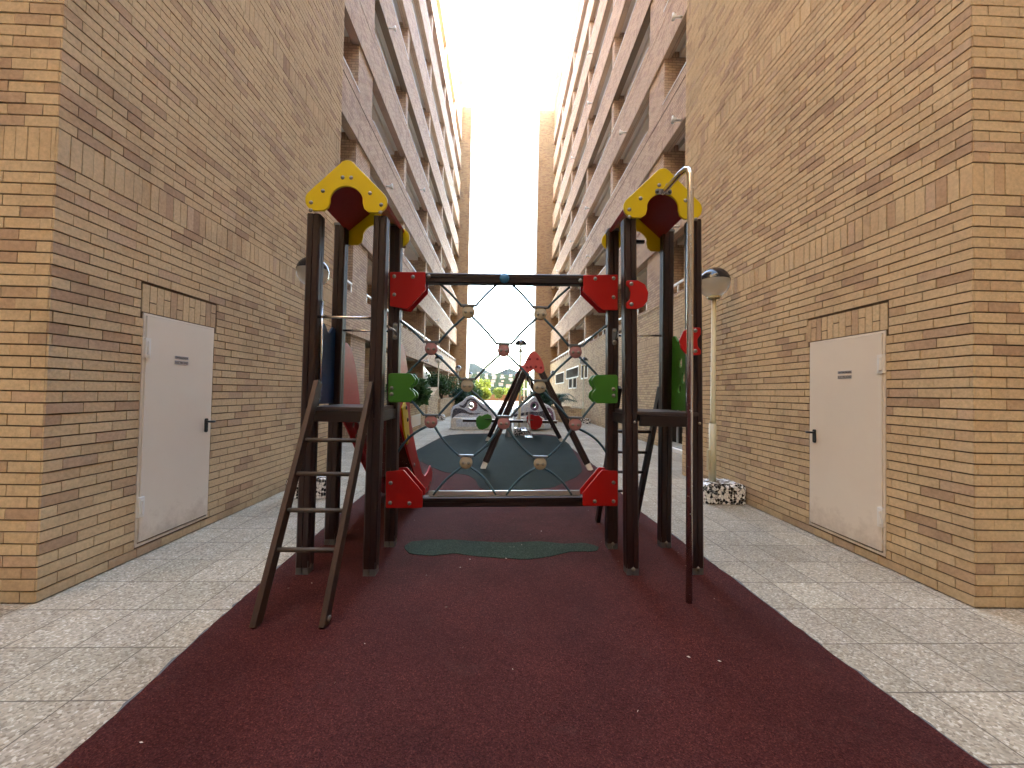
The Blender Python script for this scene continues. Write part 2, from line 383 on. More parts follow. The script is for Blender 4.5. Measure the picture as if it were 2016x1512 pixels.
POLE = plain('cream_pole_paint', (.55, .52, .36), .4, var=.05)
DKGLASS, _n, _b = newmat('dark_window_glass'); _b.inputs['Base Color'].default_value = (.03, .024, .02, 1); _b.inputs['Roughness'].default_value = .6; _b.inputs['Specular IOR Level'].default_value = 0
LGLASS, _n, _b = newmat('lamp_globe_glass'); _b.inputs['Base Color'].default_value = (.74, .74, .70, 1); _b.inputs['Roughness'].default_value = .12; _b.inputs['Alpha'].default_value = .42
GLOBEW = plain('lamp_globe_black', (.012, .014, .02), .14, var=.1)
LEAF1 = mat_leaf('broad_leaf', (.018, .05, .018), (.05, .11, .035), (.13, .21, .07))
LEAF2 = mat_leaf('dense_leaf', (.012, .034, .012), (.035, .08, .022), (.08, .14, .045))
LEAFY = mat_leaf('sunny_leaf', (.05, .08, .01), (.11, .14, .018), (.20, .20, .04))
LEAFB = mat_leaf('palm_leaf', (.012, .04, .030), (.025, .075, .05), (.06, .12, .08))
BARK = plain('bark', (.12, .085, .055), .9, var=.3, vs=20, bs=.6, bscale=30)
ORANGE = plain('orange_wall', (.16, .055, .013), .8, var=.12, vs=1.5)
SOIL = plain('soil', (.07, .05, .035), .95, var=.3, vs=15)
PLAZA = plain('plaza_paving', (.13, .12, .105), .8, var=.1, vs=1)

# ------------------------------------------------------------------ ground
g = MB(); g.add([(-3000, -60, -.012), (3000, -60, -.012), (3000, 5000, -.012), (-3000, 5000, -.012)], [(0,1,2,3)])
struct(obj('ground', g, plain('dry_earth', (.20, .17, .12), .95, var=.3, vs=.05)))
g = MB(); g.add([(-30, -30, -.004), (30, -30, -.004), (30, 43, -.004), (-30, 43, -.004)], [(0,1,2,3)])
struct(obj('pavement', g, PAV))
g = MB(); g.add([(-45, 43, -.004), (45, 43, -.004), (45, 66, -.004), (-45, 66, -.004)], [(0,1,2,3)])
for k in range(5): g.box((-30, 46+k*3.6, -.003), (30, 46.12+k*3.6, .02))
struct(obj('plaza', g, PLAZA))

def slab(name, pts, z0, z1, mat, jit=0.0, sub=1):
    P = []
    k = len(pts)
    for i in range(k):
        a, b = pts[i], pts[(i+1) % k]; L = math.hypot(b[0]-a[0], b[1]-a[1]); m_ = max(1, int(L/.06)) if jit else 1
        for j in range(m_):
            t = j/m_; P.append((a[0]+(b[0]-a[0])*t+random.gauss(0, jit), a[1]+(b[1]-a[1])*t+random.gauss(0, jit)))
    n_ = len(P); mb = MB()
    mb.v = [(x, y, z0) for x, y in P]+[(x, y, z1) for x, y in P]
    from mathutils.geometry import tessellate_polygon
    tri = [tuple(i+n_ for i in t) for t in tessellate_polygon([[Vector((x, y, 0)) for x, y in P]])]
    def up(t):
        a, b, c = (mb.v[i] for i in t); return t if (b[0]-a[0])*(c[1]-a[1])-(b[1]-a[1])*(c[0]-a[0]) > 0 else t[::-1]
    mb.f = [up(t) for t in tri]+[(i, (i+1) % n_, (i+1) % n_+n_, i+n_) for i in range(n_)]; mb.sm = [False]*len(mb.f); mb.tone = [0.0]*len(mb.f)
    return struct(obj(name, mb, mat))
matL = [(-1.62,-2.5), (-1.70,.6), (-1.76,1.9), (-1.83,2.6), (-1.875,3.5), (-1.95,5), (-2.01,7), (-2.16,9.9), (-1.98,13.0), (-1.78,13.8), (-1.2,14.3)]
matR = [(0,14.6), (1.25,14.61), (1.9,14.45), (2.04,14.0), (2.03,9.9), (2.05,8.0), (1.92,6.3), (1.87,5.2), (1.94,4.15), (2.0,3.3), (2.03,2.3), (2.08,1.6), (2.1,.6), (2.12,-2.5)]
mats_ = matL+matR
slab('rubber_surface_edge', [(x*1.006+.0, y) for x, y in mats_[::-1]], -.003, .010, RUBE, .007)
slab('rubber_surface', mats_[::-1], -.002, .016, RUBM, .003)
gp = [G(*q)[:2] for q in [(849,921), (876,932), (921,936.6), (936,946), (942,960), (962,970), (1022,970), (1090,961), (1135,941), (1146,930), (1143,914), (1121,876), (1103,862)]]
gz = [(-2.13,9.9), (-2.08,9.2), (-1.75,8.6)]+gp[0:1]+gp[1:]+[(1.6,14.2), (0,14.35), (-1.2,14.1), (-1.72,13.7), (-1.95,13.0)]
slab('green_rubber_area', rnd(gz, .35), .014, .020, RUBT, .004)
fp = [G(*q)[:2] for q in [(795,1080), (808,1070), (845,1066), (890,1066), (940,1069), (1000,1072), (1060,1069), (1110,1074), (1150,1072), (1182,1080), (1172,1089), (1120,1090), (1080,1100), (1040,1105), (985,1103), (930,1098), (895,1093), (850,1098), (806,1094)]]
slab('green_rubber_patch', rnd(fp[::-1], .06), .014, .020, RUBG, .003)

# ------------------------------------------------------------------ buildings
FL = [3.2+2.95*k for k in range(9)]          # undersides of the storey bands
YS, YE, ZT = 7.6, 38.7, 30.1
PIERS = [(11.75, 13.0), (17.35, 17.7), (22.65, 23.0), (28.0, 28.35), (33.4, 33.75)]
def laid_bricks(plane, axis, u0, u1, z1, out, doors=(), seed=1):
    """single bricks standing 8 mm proud of their mortar; axis 0: wall on x=plane running in y"""
    rg = random.Random(seed); mb = MB(); j = .0056
    def one(ua, ub, za, zb):
        if ub <= u0: return
        ua, ub = max(ua, u0), min(ub, u1)
        if ub-ua < .004: return
        for (da, db, dz0, dz1) in doors:
            if zb > dz0+.01 and za < dz1-.01:
                if ua >= da-.006 and ub <= db+.006: return
                if ua < da < ub: ub = da-.004
                elif ua < db < ub: ua = db+.004
            if ub-ua < .01: return
        d = .012+rg.uniform(-.003, .003); t = rg.uniform(-.0014, .0014)
        r_ = rg.random(); tone = rg.uniform(.01, .62) if r_ < .70 else rg.uniform(.6, 1.0)
        za += j+rg.uniform(-.0008, .0008); zb -= j; ua += j*.55*(ua > u0); ub -= j*.55*(ub < u1)
        e = out*d; q = []
        for (u, z, dd) in ((ua, za, e+out*t), (ub, za, e-out*t), (ub, zb, e-out*t*.5), (ua, zb, e+out*t*.5)):
            q.append((plane+dd, u, z) if axis == 0 else (u, plane+dd, z))
        for (u, z) in ((ua, za), (ub, za), (ub, zb), (ua, zb)):
            q.append((plane, u, z) if axis == 0 else (u, plane, z))
        fs = [(0,1,2,3), (0,4,5,1), (1,5,6,2), (2,6,7,3), (3,7,4,0)]
        if out*(1 if axis == 0 else -1) < 0: fs = [f[::-1] for f in fs]
        mb.add(q, fs, False, max(tone, .001))
    row = 0; z = 0.0
    while z < z1:
        k = (row-38) % 36 if row >= 38 else 99
        if k == 0:
            u = u0
            while u < u1: one(u, u+CRS, z, z+3*CRS); u += CRS
            z += 3*CRS; row += 3; continue
        off = (0, .125)[row % 2]+rg.choice((0, 0, 0, 0, .02, -.02)); u = u0-off-.25
        while u < u1: one(u, u+.25, z, z+CRS); u += .25
        z += CRS; row += 1
    return mb

def building(s, near, far, label, flat_x, dy):
    """s=+1 right, s=-1 left; near: x of the end block's side; far: x of the balcony facade"""
    b = thing('brick_apartment_building', label, 'apartment building', (near+s*6, 22, 0), 'brick blocks facing each other across the passage')
    X = lambda d: far+s*d
    BK = near+s*16
    # end block core and its laid bricks
    mb = MB().box((near, 2.87, 0), (BK, YS, 30.2)); obj('end_block', mb, BRS if False else MORT, b)
    doors = [(dy[0], dy[1], .11, 2.21), (dy[0]-.03, dy[1]+.03, 2.205, 2.47)]
    obj('side_brickwork', laid_bricks(near, 0, 2.862, YS, 10.4, -s, doors, 3+s), BRG, b)
    x0, x1 = (near, near+2.6) if s > 0 else (near-2.6, near)
    obj('front_brickwork', laid_bricks(2.87, 1, x0, x1, 6.2, -1, (), 9+s), BRG, b)
    mb = MB().box((near-s*.001, 2.866, 10.4), (BK-s*.02, YS+.001, 30.21)); obj('upper_brickwork', mb, BRS, b)
    mb = MB().box((near+s*2.6, 2.864, 0), (BK+s*.01, 2.9, 30.22)).box((x0, 2.864, 6.2), (x1, 2.9, 10.41)); obj('front_wall', mb, BRS, b)
    # door lintel of upright bricks
    mb = MB(); y = dy[0]-.02; i = 0; rg = random.Random(4)
    while y < dy[1]:
        if i % 2 == 0: mb.box((near, y+.004, 2.215), (near-s*.009, y+.071, 2.465), rg.uniform(.05, .9))
        else:
            cut = 2.31 if i % 4 == 1 else 2.37
            mb.box((near, y+.004, 2.215), (near-s*.009, y+.071, cut-.005), rg.uniform(.05, .9)); mb.box((near, y+.004, cut+.005), (near-s*.009, y+.071, 2.465), rg.uniform(.05, .9))
        y += .075; i += 1
    obj('door_lintel', mb, BRG, b)
    # metal service door
    f = obj('door_frame', MB().box((near, dy[0], .12), (near-s*.012, dy[0]+.022, 2.205)).box((near, dy[1]-.022, .12), (near-s*.012, dy[1], 2.205)).box((near, dy[0]+.022, 2.185), (near-s*.012, dy[1]-.022, 2.205)).box((near, dy[0]+.0, .098), (near-s*.016, dy[1], .12)), DOOR, b)
    d = obj('door', MB().box((near-s*.004, dy[0]+.026, .135), (near-s*.022, dy[1]-.026, 2.181)), DOOR, b, .002)
    hz = MB()
    for z in (1.80, .36): hz.box((near-s*.01, dy[0]+.005, z), (near-s*.034, dy[0]+.06, z+.18)).box((near-s*.034, dy[0]+.022, z+.03), (near-s*.045, dy[0]+.042, z+.15))
    for hp in (0, 1):
        m2 = MB(); m2.v = hz.v[hp*16:hp*16+16]; m2.f = [tuple(i-hp*16 for i in f_) for f_ in hz.f[hp*12:hp*12+12]]; m2.sm = [False]*12; m2.tone = [0.0]*12
        obj('hinge', m2, WHITE, d, .002)
    hy = dy[1]-.085
    h = MB().sweep(rnd([(-.021,-.075), (.021,-.075), (.021,.075), (-.021,.075)], .018), (near-s*.022, hy, 1.125), (near-s*.032, hy, 1.125), up=(0,0,1))
    h.tube([(near-s*.03, hy, 1.165), (near-s*.068, hy, 1.165), (near-s*.074, hy+.012, 1.165), (near-s*.074, hy+.05, 1.163), (near-s*.07, hy+.062, 1.162)], .0115, 10)
    obj('handle', h, BLACKP, d)
    sy = dy[0]+.42
    for i, (tx, z, hgt, wd) in enumerate((("CENTRALIZACION", 1.832, .030, .165), ("ELECTRICIDAD", 1.782, .036, .165))):
        pl = obj('sign_strip', MB().box((near-s*.0222, sy-wd/2, z-hgt/2), (near-s*.0238, sy+wd/2, z+hgt/2)), SIGNG, d)
        fc = bpy.data.curves.new('lettering', 'FONT'); fc.body = tx; fc.size = hgt*.95; fc.align_x = 'CENTER'; fc.align_y = 'CENTER'; fc.extrude = .0004
        to = bpy.data.objects.new('lettering', fc); C.objects.link(to); dg = bpy.context.evaluated_depsgraph_get(); dg.update()
        me = bpy.data.meshes.new_from_object(to.evaluated_get(dg)); bpy.data.objects.remove(to)
        xs = [v.co.x for v in me.vertices]; k = wd*.92/(max(xs)-min(xs)); me.transform(Matrix.Diagonal((k, 1, 1, 1)))
        ex = Vector((0, 1, 0)) if s < 0 else Vector((0, -1, 0)); en = Vector((-s, 0, 0))
        me.transform(Matrix(((ex.x, 0, en.x, near-s*.0243), (ex.y, 0, en.y, sy), (0, 1, 0, z), (0,0,0,1))))
        link(bpy.data.objects.new('lettering', me), BLACKP, pl)
    # balcony facade: rear wall, cross walls with piers, slabs, bands
    obj('rear_wall', MB().box((X(1.5), YS, 0), (BK-s*.1, YE, 29.9)), BRS, b)
    if s > 0:
        segs = [(YS, 10.2, 0, 4.3), (11.15, YE, 0, 4.3), (10.2, 11.15, 2.25, 4.3)]
        m2 = MB()
        for a, c, z0, z1 in segs: obj('ground_floor_wall', MB().box((X(0), a, z0), (X(.28), c, z1)), BRS, b)
        fr = obj('glass_door', MB().box((X(.10), 10.2, .10), (X(.12), 11.15, 2.25)), DKGLASS, b)
        m2 = MB()
        for a in (10.2, 10.65, 11.09): m2.box((X(.06), a, .12), (X(.14), a+.06, 2.25))
        m2.box((X(.06), 10.2, .12), (X(.14), 11.15, .24)).box((X(.06), 10.2, 1.0), (X(.14), 11.15, 1.05))
        obj('frame', m2, ALU, fr); obj('door_step', MB().box((X(-.05), 10.15, 0), (X(.3), 11.2, .10)), WHITER, b)
        wins = [(21.7, 22.35, 2.5, 3.25), (22.55, 23.3, 2.5, 3.25), (24.3, 28.8, 2.68, 3.27), (29.9, 34.3, 2.43, 3.2), (24.85, 25.95, 1.97, 2.58), (26.35, 27.6, 1.97, 2.58)]
        for a, c, z0, z1 in wins:
            w_ = obj('window', MB().box((X(-.012), a, z0), (X(.004), c, z1)), DKGLASS, b)
            t = .07; m2 = MB().box((X(-.03), a-t, z0-t), (X(.002), c+t, z0)).box((X(-.03), a-t, z1), (X(.002), c+t, z1+t)).box((X(-.03), a-t, z0), (X(.002), a, z1)).box((X(-.03), c, z0), (X(.002), c+t, z1))
            obj('frame', m2, WHITE, w_)
            m2 = MB(); nb = max(2, int((c-a)/.28))
            for i in range(1, nb): m2.box((X(-.022), a+(c-a)*i/nb-.012, z0), (X(-.013), a+(c-a)*i/nb+.012, z1))
            obj('glazing_bars', m2, BRNM, w_)
    else:
        m2 = MB()
        for a, c in ((YS, 11.2), (13.6, 17.0)): obj('ground_floor_wall', MB().box((X(0), a, 0), (X(.28), c, 3.0)), BRS, b)
    for (a, c) in PIERS:
        m2 = MB().box((X(.035), a, 0), (X(1.5), c, 29.2))
        obj('pier', m2, BRP, b)
    bays = [YS]+[q for p_ in PIERS for q in p_]+[YE]; bays = [(bays[i], bays[i+1]) for i in range(0, len(bays), 2)]
    for k, z in enumerate(FL):
        if s > 0 and k == 0:
            obj('storey_band', MB().box((X(-.012), YS, 4.30), (X(.26), YE, 4.37)), BRS, b)
        else:
            obj('storey_band', MB().box((X(-.02), YS, z), (X(.24), YE, z+1.13)), BRP, b)
        if k == 0:
            obj('parapet', MB().box((X(.0), YS, 4.37 if s > 0 else z+1.135), (X(.24), YE, 4.43)), BRP, b)
            for a, c in bays:
                m2 = MB().box((X(.03), a, 4.68), (X(.09), c, 4.74)); nn = max(2, int((c-a)/.85))
                for i in range(nn+1):
                    yy = a+.04+(c-a-.08)*i/nn; m2.box((X(.04), yy-.02, 4.43), (X(.08), yy+.02, 4.68))
                obj('railing', m2, WHITE, b)
        elif k < 8:
            obj('parapet', MB().box((X(-.015), YS, z+1.175), (X(.24), YE, z+1.47)), BRP, b)
            m2 = MB()
            for a, c in bays: m2.box((X(-.03), a+.005, z+1.47), (X(.25), c-.005, z+1.50))
            obj('coping', m2, WHITE, b)
        m2 = MB()
        for a, c in bays: m2.box((X(.26), a, z+.24), (X(1.5), c, z+.42)).box((X(.5), a, z+.06), (X(1.5), c, z+.24))
        obj('balcony_slab', m2, PLAST, b)
    obj('roof_parapet', MB().box((X(-.02), YS, 28.0), (X(.4), YE, 30.1)).box((X(-.05), YS, 30.1), (X(.45), YE, 30.16)), BRT, b)
    # far end tower; sky glare on its side is put in as a pale sheet
    tx = -3.55 if s < 0 else 3.32
    obj('end_tower', MB().box((tx, YE, 0), (BK, 42.0, 30.3)), BRT, b)
    obj('tower_side_glare', MB().box((tx-s*.03, YE+.1, 0), (tx, 42.0, 30.1)), SIDEGLARE, b)
    obj('lift_tower', MB().box((far-s*.0+s*.1, YE+.5, 30.3), (far+s*3, 41.9, 34.8)), BRT, b)
    return b
SIDEGLARE = plain('sky_glare_grey', (.42, .43, .43), .85, var=.05)  # pale tone stands for open-sky glare on the towers' inner sides
SIGNG = plain('grey_sign_strip', (.42, .41, .43), .5, var=.1, vs=200)
BRNM = plain('brown_glazing', (.10, .065, .05), .5, var=.2)
bl = building(-1, -3.25, -4.5, 'tall brick apartment block on the left with planters at its foot', 0, (3.59, 4.45))
br_ = building(1, 3.61, 4.85, 'tall brick apartment block on the right with small white framed windows', 0, (3.54, 4.43))
# overflow spouts under the bands
def spout(b, s, far, y, z):
    x = far-s*.02
    m = MB().tube([(x, y, z), (x-s*.22, y, z-.01)], .035, 10).tube([(x-s*.20, y-.05, z), (x-s*.20, y+.05, z)], .045, 8).tube([(x-s*.24, y, z-.09), (x-s*.24, y, z+.10)], [.05, .03], 8)
    obj('overflow_spout', m, WHITE, b)
for q in [(764,61), (758,366), (826,383), (895,486), (833,719), (879,735), (855,633)]:
    _x, y, z = AX(*q, -4.5); zz = min(FL, key=lambda f_: abs(f_-z)); spout(bl, -1, -4.5, min(y, 38), zz+.08)
for q in [(1344,11), (1343,224), (1339,442), (1234,247), (1168,90), (1167,189), (1133,292), (1105,384), (1162,398), (1130,466.6), (1164,504), (1102,524), (1136,34)]:
    _x, y, z = AX(*q, 4.85); zz = min(FL, key=lambda f_: abs(f_-z)); spout(br_, 1, 4.85, min(y, 38), zz+.08)

# unseen block and wings added behind the viewer to shade the foreground
t = thing('brick_apartment_building', 'unseen brick block added behind the viewer to shade the foreground', 'apartment building', (0, -14, 0))
obj('wall', MB().box((-40, -21, 0), (40, -9, 33)), BRS, t)
obj('shade_wing', MB().box((-24, -9, 0), (-12, 2.8, 30)), BRS, t); obj('shade_wing', MB().box((12, -9, 0), (24, 2.8, 30)), BRS, t)
m = MB()
for k in range(7):
    for i in range(-2, 3): m.box((i*4-.7, -9.0, 1.2+k*3.1), (i*4+.7, -8.97, 2.5+k*3.1))
obj('windows', m, DKGLASS, t)['kind'] = 'stuff'

# ------------------------------------------------------------------ climbing frame
cf = thing('climbing_frame', 'wooden climbing frame with two yellow roofed towers joined by a rope net', 'climbing frame', (0, 3.65, 0))
hw = .055
def sec(h=hw, c=.013, g_=.004):
    q = []
    for k in range(4):
        a = k*math.pi/2; ca, sa = math.cos(a), math.sin(a)
        for (u, v) in ((-h+c, -h), (-g_, -h), (-g_*.5, -h+.007), (g_*.5, -h+.007), (g_, -h), (h-c, -h)):
            q.append((u*ca-v*sa, u*sa+v*ca))
    return q
POSTS = {  # base x,y ; top x,y,z
 'lfo': ((-1.61, 3.33), (-1.605, 3.33, 3.02)), 'lfi': ((-1.055, 3.31), (-1.05, 3.33, 3.02)),
 'lbo': ((-1.655, 3.95), (-1.645, 3.95, 3.19)), 'lbi': ((-1.06, 3.91), (-1.09, 3.93, 3.19)),
 'rfi': ((1.155, 3.36), (1.08, 3.33, 3.07)), 'rfo': ((1.725, 3.38), (1.65, 3.33, 3.08)),
 'rbi': ((1.14, 3.91), (1.11, 3.93, 3.215)), 'rbo': ((1.695, 3.95), (1.68, 3.93, 3.225))}
for k, (b0, t0) in POSTS.items():
    p0 = Vector((b0[0], b0[1], .075)); p1 = Vector(t0)
    po = obj('post', MB().sweep(sec(), p0, p1), WOOD, cf)
    x, y = b0
    obj('post_shoe', MB().box((x-.05, y-.05, .014), (x-.003, y+.05, .13)).box((x+.003, y-.05, .014), (x+.05, y+.05, .13)), GALV, po, .003)
    obj('bolt', MB().dome((x+.052, y-.01, .075), .016, (1, 0, 0)) if k[0] == 'l' else MB().dome((x+.0, y-.052, .07), .016), BOLT, po)
    if k[1] == 'b': obj('post_cap', MB().sweep(rnd([(-.062,-.062), (.062,-.062), (.062,.062), (-.062,.062)], .03), p1, p1+Vector((0, 0, .022))), GALV, po)
# yellow gables
def gable_outline():
    cx, cz = 0, 0; o = []
    lc = (.247, -.355); r_ = .093
    o += circ(0, -.075, .07, 8, 135, 45)
    o += circ(lc[0], lc[1]+.005, r_, 14, 45, -100)
    # inner fillet up to the arch
    o += [(lc[0]-.062, lc[1]-.085), (lc[0]-.10, lc[1]-.055), (lc[0]-.112, lc[1]-.01), (lc[0]-.113, lc[1]+.03)]
    o += circ(0, -.365, .14, 16, 22, 158)
    o += [(-(lc[0]-.113), lc[1]+.03), (-(lc[0]-.112), lc[1]-.01), (-(lc[0]-.10), lc[1]-.055), (-(lc[0]-.062), lc[1]-.085)]
    o += circ(-lc[0], lc[1]+.005, r_, 14, 280, 135)
    return o
GO = gable_outline()
for (cx, zt, zb, ry) in ((-1.325, 3.475, 3.475, 4.01), (1.36, 3.505, 3.505, 4.01)):
    for (yy, zz) in ((3.262, zt), (ry, zt)):
        if yy > 3.5 and cx < 0: ccx, zc = cx+.01, zt
        else: ccx, zc = cx, zt
        if cx > 0 and yy < 3.5: ccx = 1.352
        gb = plate('roof_gable', GO, [], .022, YEL, cf, (ccx, yy, zc), bevel=.004)
        sgn = -1 if yy < 3.5 else 1
        for (u, v) in ((-.035, -.155), (.035, -.155), (-.195, -.275), (.195, -.28), (-.29, -.375), (.29, -.375), (-.29, -.44), (.285, -.44)):
            if cx > 0 and yy < 3.5 and u == .29 and v == -.375: continue
            obj('bolt', MB().dome((ccx+u, yy+sgn*.011, zc+v), .0135, (0, sgn, 0)), BOLT, gb)
    for sg in (-1, 1):
        a = Vector((sg*.035, 0, -.055)); e = Vector((sg*.30, 0, -.29)); nrm = Vector((sg*.66, 0, .75))
        c_ = Vector((cx, 0, zt)); m = MB(); off = Vector((-sg*.022, 0, -.022))
        q = [c_+a, c_+e, c_+e+off, c_+a+off]
        m.add([(v.x, 3.275, v.z) for v in q]+[(v.x, 3.998, v.z) for v in q], [(0,1,2,3), (7,6,5,4), (0,4,5,1), (1,5,6,2), (2,6,7,3), (3,7,4,0)])
        obj('roof_board', m, ROOFRED, cf)
    obj('roof_hinge', MB().box((cx+.0, 3.96, 3.08+(cx > 0)*.05), (cx+.10, 3.995, 3.11+(cx > 0)*.05)), BLACKP, cf)
# platforms
for (x0, x1, z) in ((-1.61, -1.05, 1.40), (1.14, 1.70, 1.41)):
    pf = obj('platform', MB().box((x0-.0, 3.33-.035, z-.03), (x1+.0, 3.97, z)), DECK, cf, .004)
    m = MB().box((x0+.055, 3.29, z-.125), (x1-.055, 3.33, z-.032)).box((x0+.055, 3.93, z-.125), (x1-.055, 3.97, z-.032))
    m.box((x0-.02, 3.385, z-.125), (x0+.02, 3.885, z-.032)).box((x1-.02, 3.385, z-.125), (x1+.02, 3.885, z-.032))
    obj('platform_frame', m, WOODX, pf, .003)
    obj('bolt', MB().dome((x0-.0+(.0), 3.274, z-.09), .01).dome((x1, 3.274, z-.09), .01), BOLT, pf)
# beams of the net
yb = 3.93
m = MB().sweep(sec(.05, .01, .004), (-.80, yb, 2.682), (.83, yb, 2.708), up=(0,0,1)); tb = obj('top_beam', m, WOODX, cf)
for x in (-.745, .78): obj('bolt', MB().dome((x, yb-.05, 2.695), .017), BOLT, tb)
obj('flower_cap', MB().lathe([(.0, -.028), (.03, -.026), (.05, -.012), (.05, 0)], (.012, yb-.05, 2.695), 'Y', 10), BLUC, tb)
m = MB().sweep(sec(.05, .01, .004), (-.78, yb, .448), (.88, yb, .478), up=(0,0,1)); bb = obj('bottom_beam', m, WOODX, cf)
m = MB().sweep([(-.045,-.006), (.045,-.006), (.045,.006), (-.045,.006)], (-.70, yb, .505), (.82, yb, .533), up=(0,1,0)); obj('beam_cover', m, ALU, bb)
# corner plates (front and back of the beam), described on the plane y=3.86
def corner(px, mat, rad=.018, bolts=(), name='corner_plate', yf=3.862):
    pts = [(AY(x, y, yf)[0], AY(x, y, yf)[2]) for x, y in px]
    if sum(pts[i][0]*pts[(i+1) % len(pts)][1]-pts[(i+1) % len(pts)][0]*pts[i][1] for i in range(len(pts))) < 0: pts = pts[::-1]
    for k_, yy in enumerate((yf, yf+.135)):
        o = plate(name, rnd(pts, rad), [], .02, mat, cf, (0, yy, 0))
        if k_ == 0:
            for q in bolts:
                c_ = AY(*q, yf-.01); obj('bolt', MB().dome(c_, .0155), BOLT, o)
corner([(768,536), (838,536), (838,571), (803,609), (768,603)], RED, .012, [(776,544), (813,545), (776,580)])
corner([(1148,542), (1216,541), (1216,611), (1186,611), (1148,574)], RED, .012, [(1172,549), (1208,548), (1208,585)])
corner([(760,928), (795,925), (832,968), (832,1000), (760,1000)], RED, .018, [(769,951), (768,990), (806,991)])
corner([(1216,927), (1185,925), (1147,970), (1147,996), (1216,996)], RED, .018, [(1208,950), (1208,987), (1171,987)])
def leafplate(px, bl_):
    corner(px, GRN, .03, bl_, 'leaf_plate')
leafplate([(765,735), (810,735), (819,747), (815,757), (805,764), (815,771), (819,781), (808,792), (765,792)], [(771,764), (771,776)])
leafplate([(1216,738), (1172,738), (1164,748), (1167,758), (1174,765), (1166,772), (1164,783), (1174,794), (1216,794)], [(1208,766), (1208,779)])
# red half moons on the right tower
def moon(px, yf, bolts):
    pts = [(AY(x, y, yf)[0], AY(x, y, yf)[2]) for x, y in px]
    if sum(pts[i][0]*pts[(i+1) % len(pts)][1]-pts[(i+1) % len(pts)][0]*pts[i][1] for i in range(len(pts))) < 0: pts = pts[::-1]
    o = plate('half_moon_plate', rnd(pts, .02), [], .02, RED, cf, (0, yf, 0))
    for q in bolts: obj('bolt', MB().dome(AY(*q, yf-.01), .014), BOLT, o)
moon([(1232,553), (1255,552), (1269,560), (1276,577), (1274,593), (1266,604), (1252,609), (1232,608), (1232,597), (1239,590), (1241,577), (1238,567), (1232,562)], 3.285, [(1243,559), (1243,599)])
moon([(1379,645), (1358,645), (1345,652), (1337,670), (1340,686), (1350,697), (1362,700), (1379,699), (1379,690), (1373,682), (1372,668), (1379,658)], 3.255, [(1369,651), (1369,691)])
# net
DISC = {}
rows = [(2.355, (-.345, .385)), (1.975, (-.71, .02, .75)), (1.61, (-.34, .39)), (1.24, (-.695, .035, .76)), (.84, (-.335, .41))]
for ri, (z, xs) in enumerate(rows):
    for ci, x in enumerate(xs):
        DISC[(ri, ci)] = (x, z)
        mt = DISCP if ri in (1, 3) else DISCG
        d = obj('rope_disc', MB().lathe([(0, -.018), (.055, -.017), (.064, -.010), (.064, .010), (.055, .017), (0, .018)], (x, yb, z), 'Y', 28), mt, cf)
        obj('disc_clip', MB().box((x-.075, yb-.022, z+.058), (x+.075, yb+.022, z+.078)).box((x-.055, yb-.009, z+.02), (x+.055, yb+.009, z+.058)), GALV, d, .002)
        for sx in (-.024, .024): obj('bolt', MB().dome((x+sx*1.15, yb-.018, z-.004), .0125), BOLT, d)
def rope(a, b, sag=.02):
    if min(a[1], b[1]) > 1.2: sag *= .4
    a, b = Vector((a[0], yb, a[1])), Vector((b[0], yb, b[1])); n_ = Vector((-(b-a).z, 0, (b-a).x)).normalized()
    pts = [a+(b-a)*t+n_*sag*math.sin(math.pi*t) for t in [i/10 for i in range(11)]]
    obj('rope', MB().tube(pts, .012, 8), ROPE, cf)
def tl(k): x, z = DISC[k]; return (x-.068, z+.06)
def tr(k): x, z = DISC[k]; return (x+.068, z+.06)
def dl(k): x, z = DISC[k]; return (x-.034, z-.042)
def dr(k): x, z = DISC[k]; return (x+.034, z-.042)
zt_ = 2.64
for (k, xa, side) in (((0, 0), -.645, 0), ((0, 0), -.07, 1), ((0, 1), .10, 0), ((0, 1), .68, 1)):
    rope((xa, zt_), tl(k) if side == 0 else tr(k), .018*(1 if side == 0 else -1))
rope(dl((0, 0)), tr((1, 0)), -.02); rope(dr((0, 0)), tl((1, 1)), .02); rope(dl((0, 1)), tr((1, 1)), -.02); rope(dr((0, 1)), tl((1, 2)), .02)
rope((-1.03, 2.25), tl((1, 0)), .025); rope((1.09, 2.27), tr((1, 2)), -.025)
rope(dr((1, 0)), tl((2, 0)), .02); rope(dl((1, 1)), tr((2, 0)), -.02); rope(dr((1, 1)), tl((2, 1)), .02); rope(dl((1, 2)), tr((2, 1)), -.02)
rope(dl((1, 0)), (-.96, 1.70), -.01); rope(dr((1, 2)), (1.02, 1.70), .01)
rope((-.94, 1.49), tl((3, 0)), .01); rope((1.0, 1.52), tr((3, 2)), -.01)
rope(dl((2, 0)), tr((3, 0)), -.02); rope(dr((2, 0)), tl((3, 1)), .03); rope(dl((2, 1)), tr((3, 1)), -.03); rope(dr((2, 1)), tl((3, 2)), .02)
rope(dl((3, 0)), (-1.02, .93), -.035); rope(dr((3, 2)), (1.09, .95), .035)
rope(dr((3, 0)), tl((4, 0)), -.02); rope(dl((3, 1)), tr((4, 0)), .02); rope(dr((3, 1)), tl((4, 1)), -.02); rope(dl((3, 2)), tr((4, 1)), .02)
rope(dl((4, 0)), (-.655, .51), -.02); rope(dr((4, 0)), (-.03, .52), .03); rope(dl((4, 1)), (.075, .52), -.03); rope(dr((4, 1)), (.735, .53), .03)
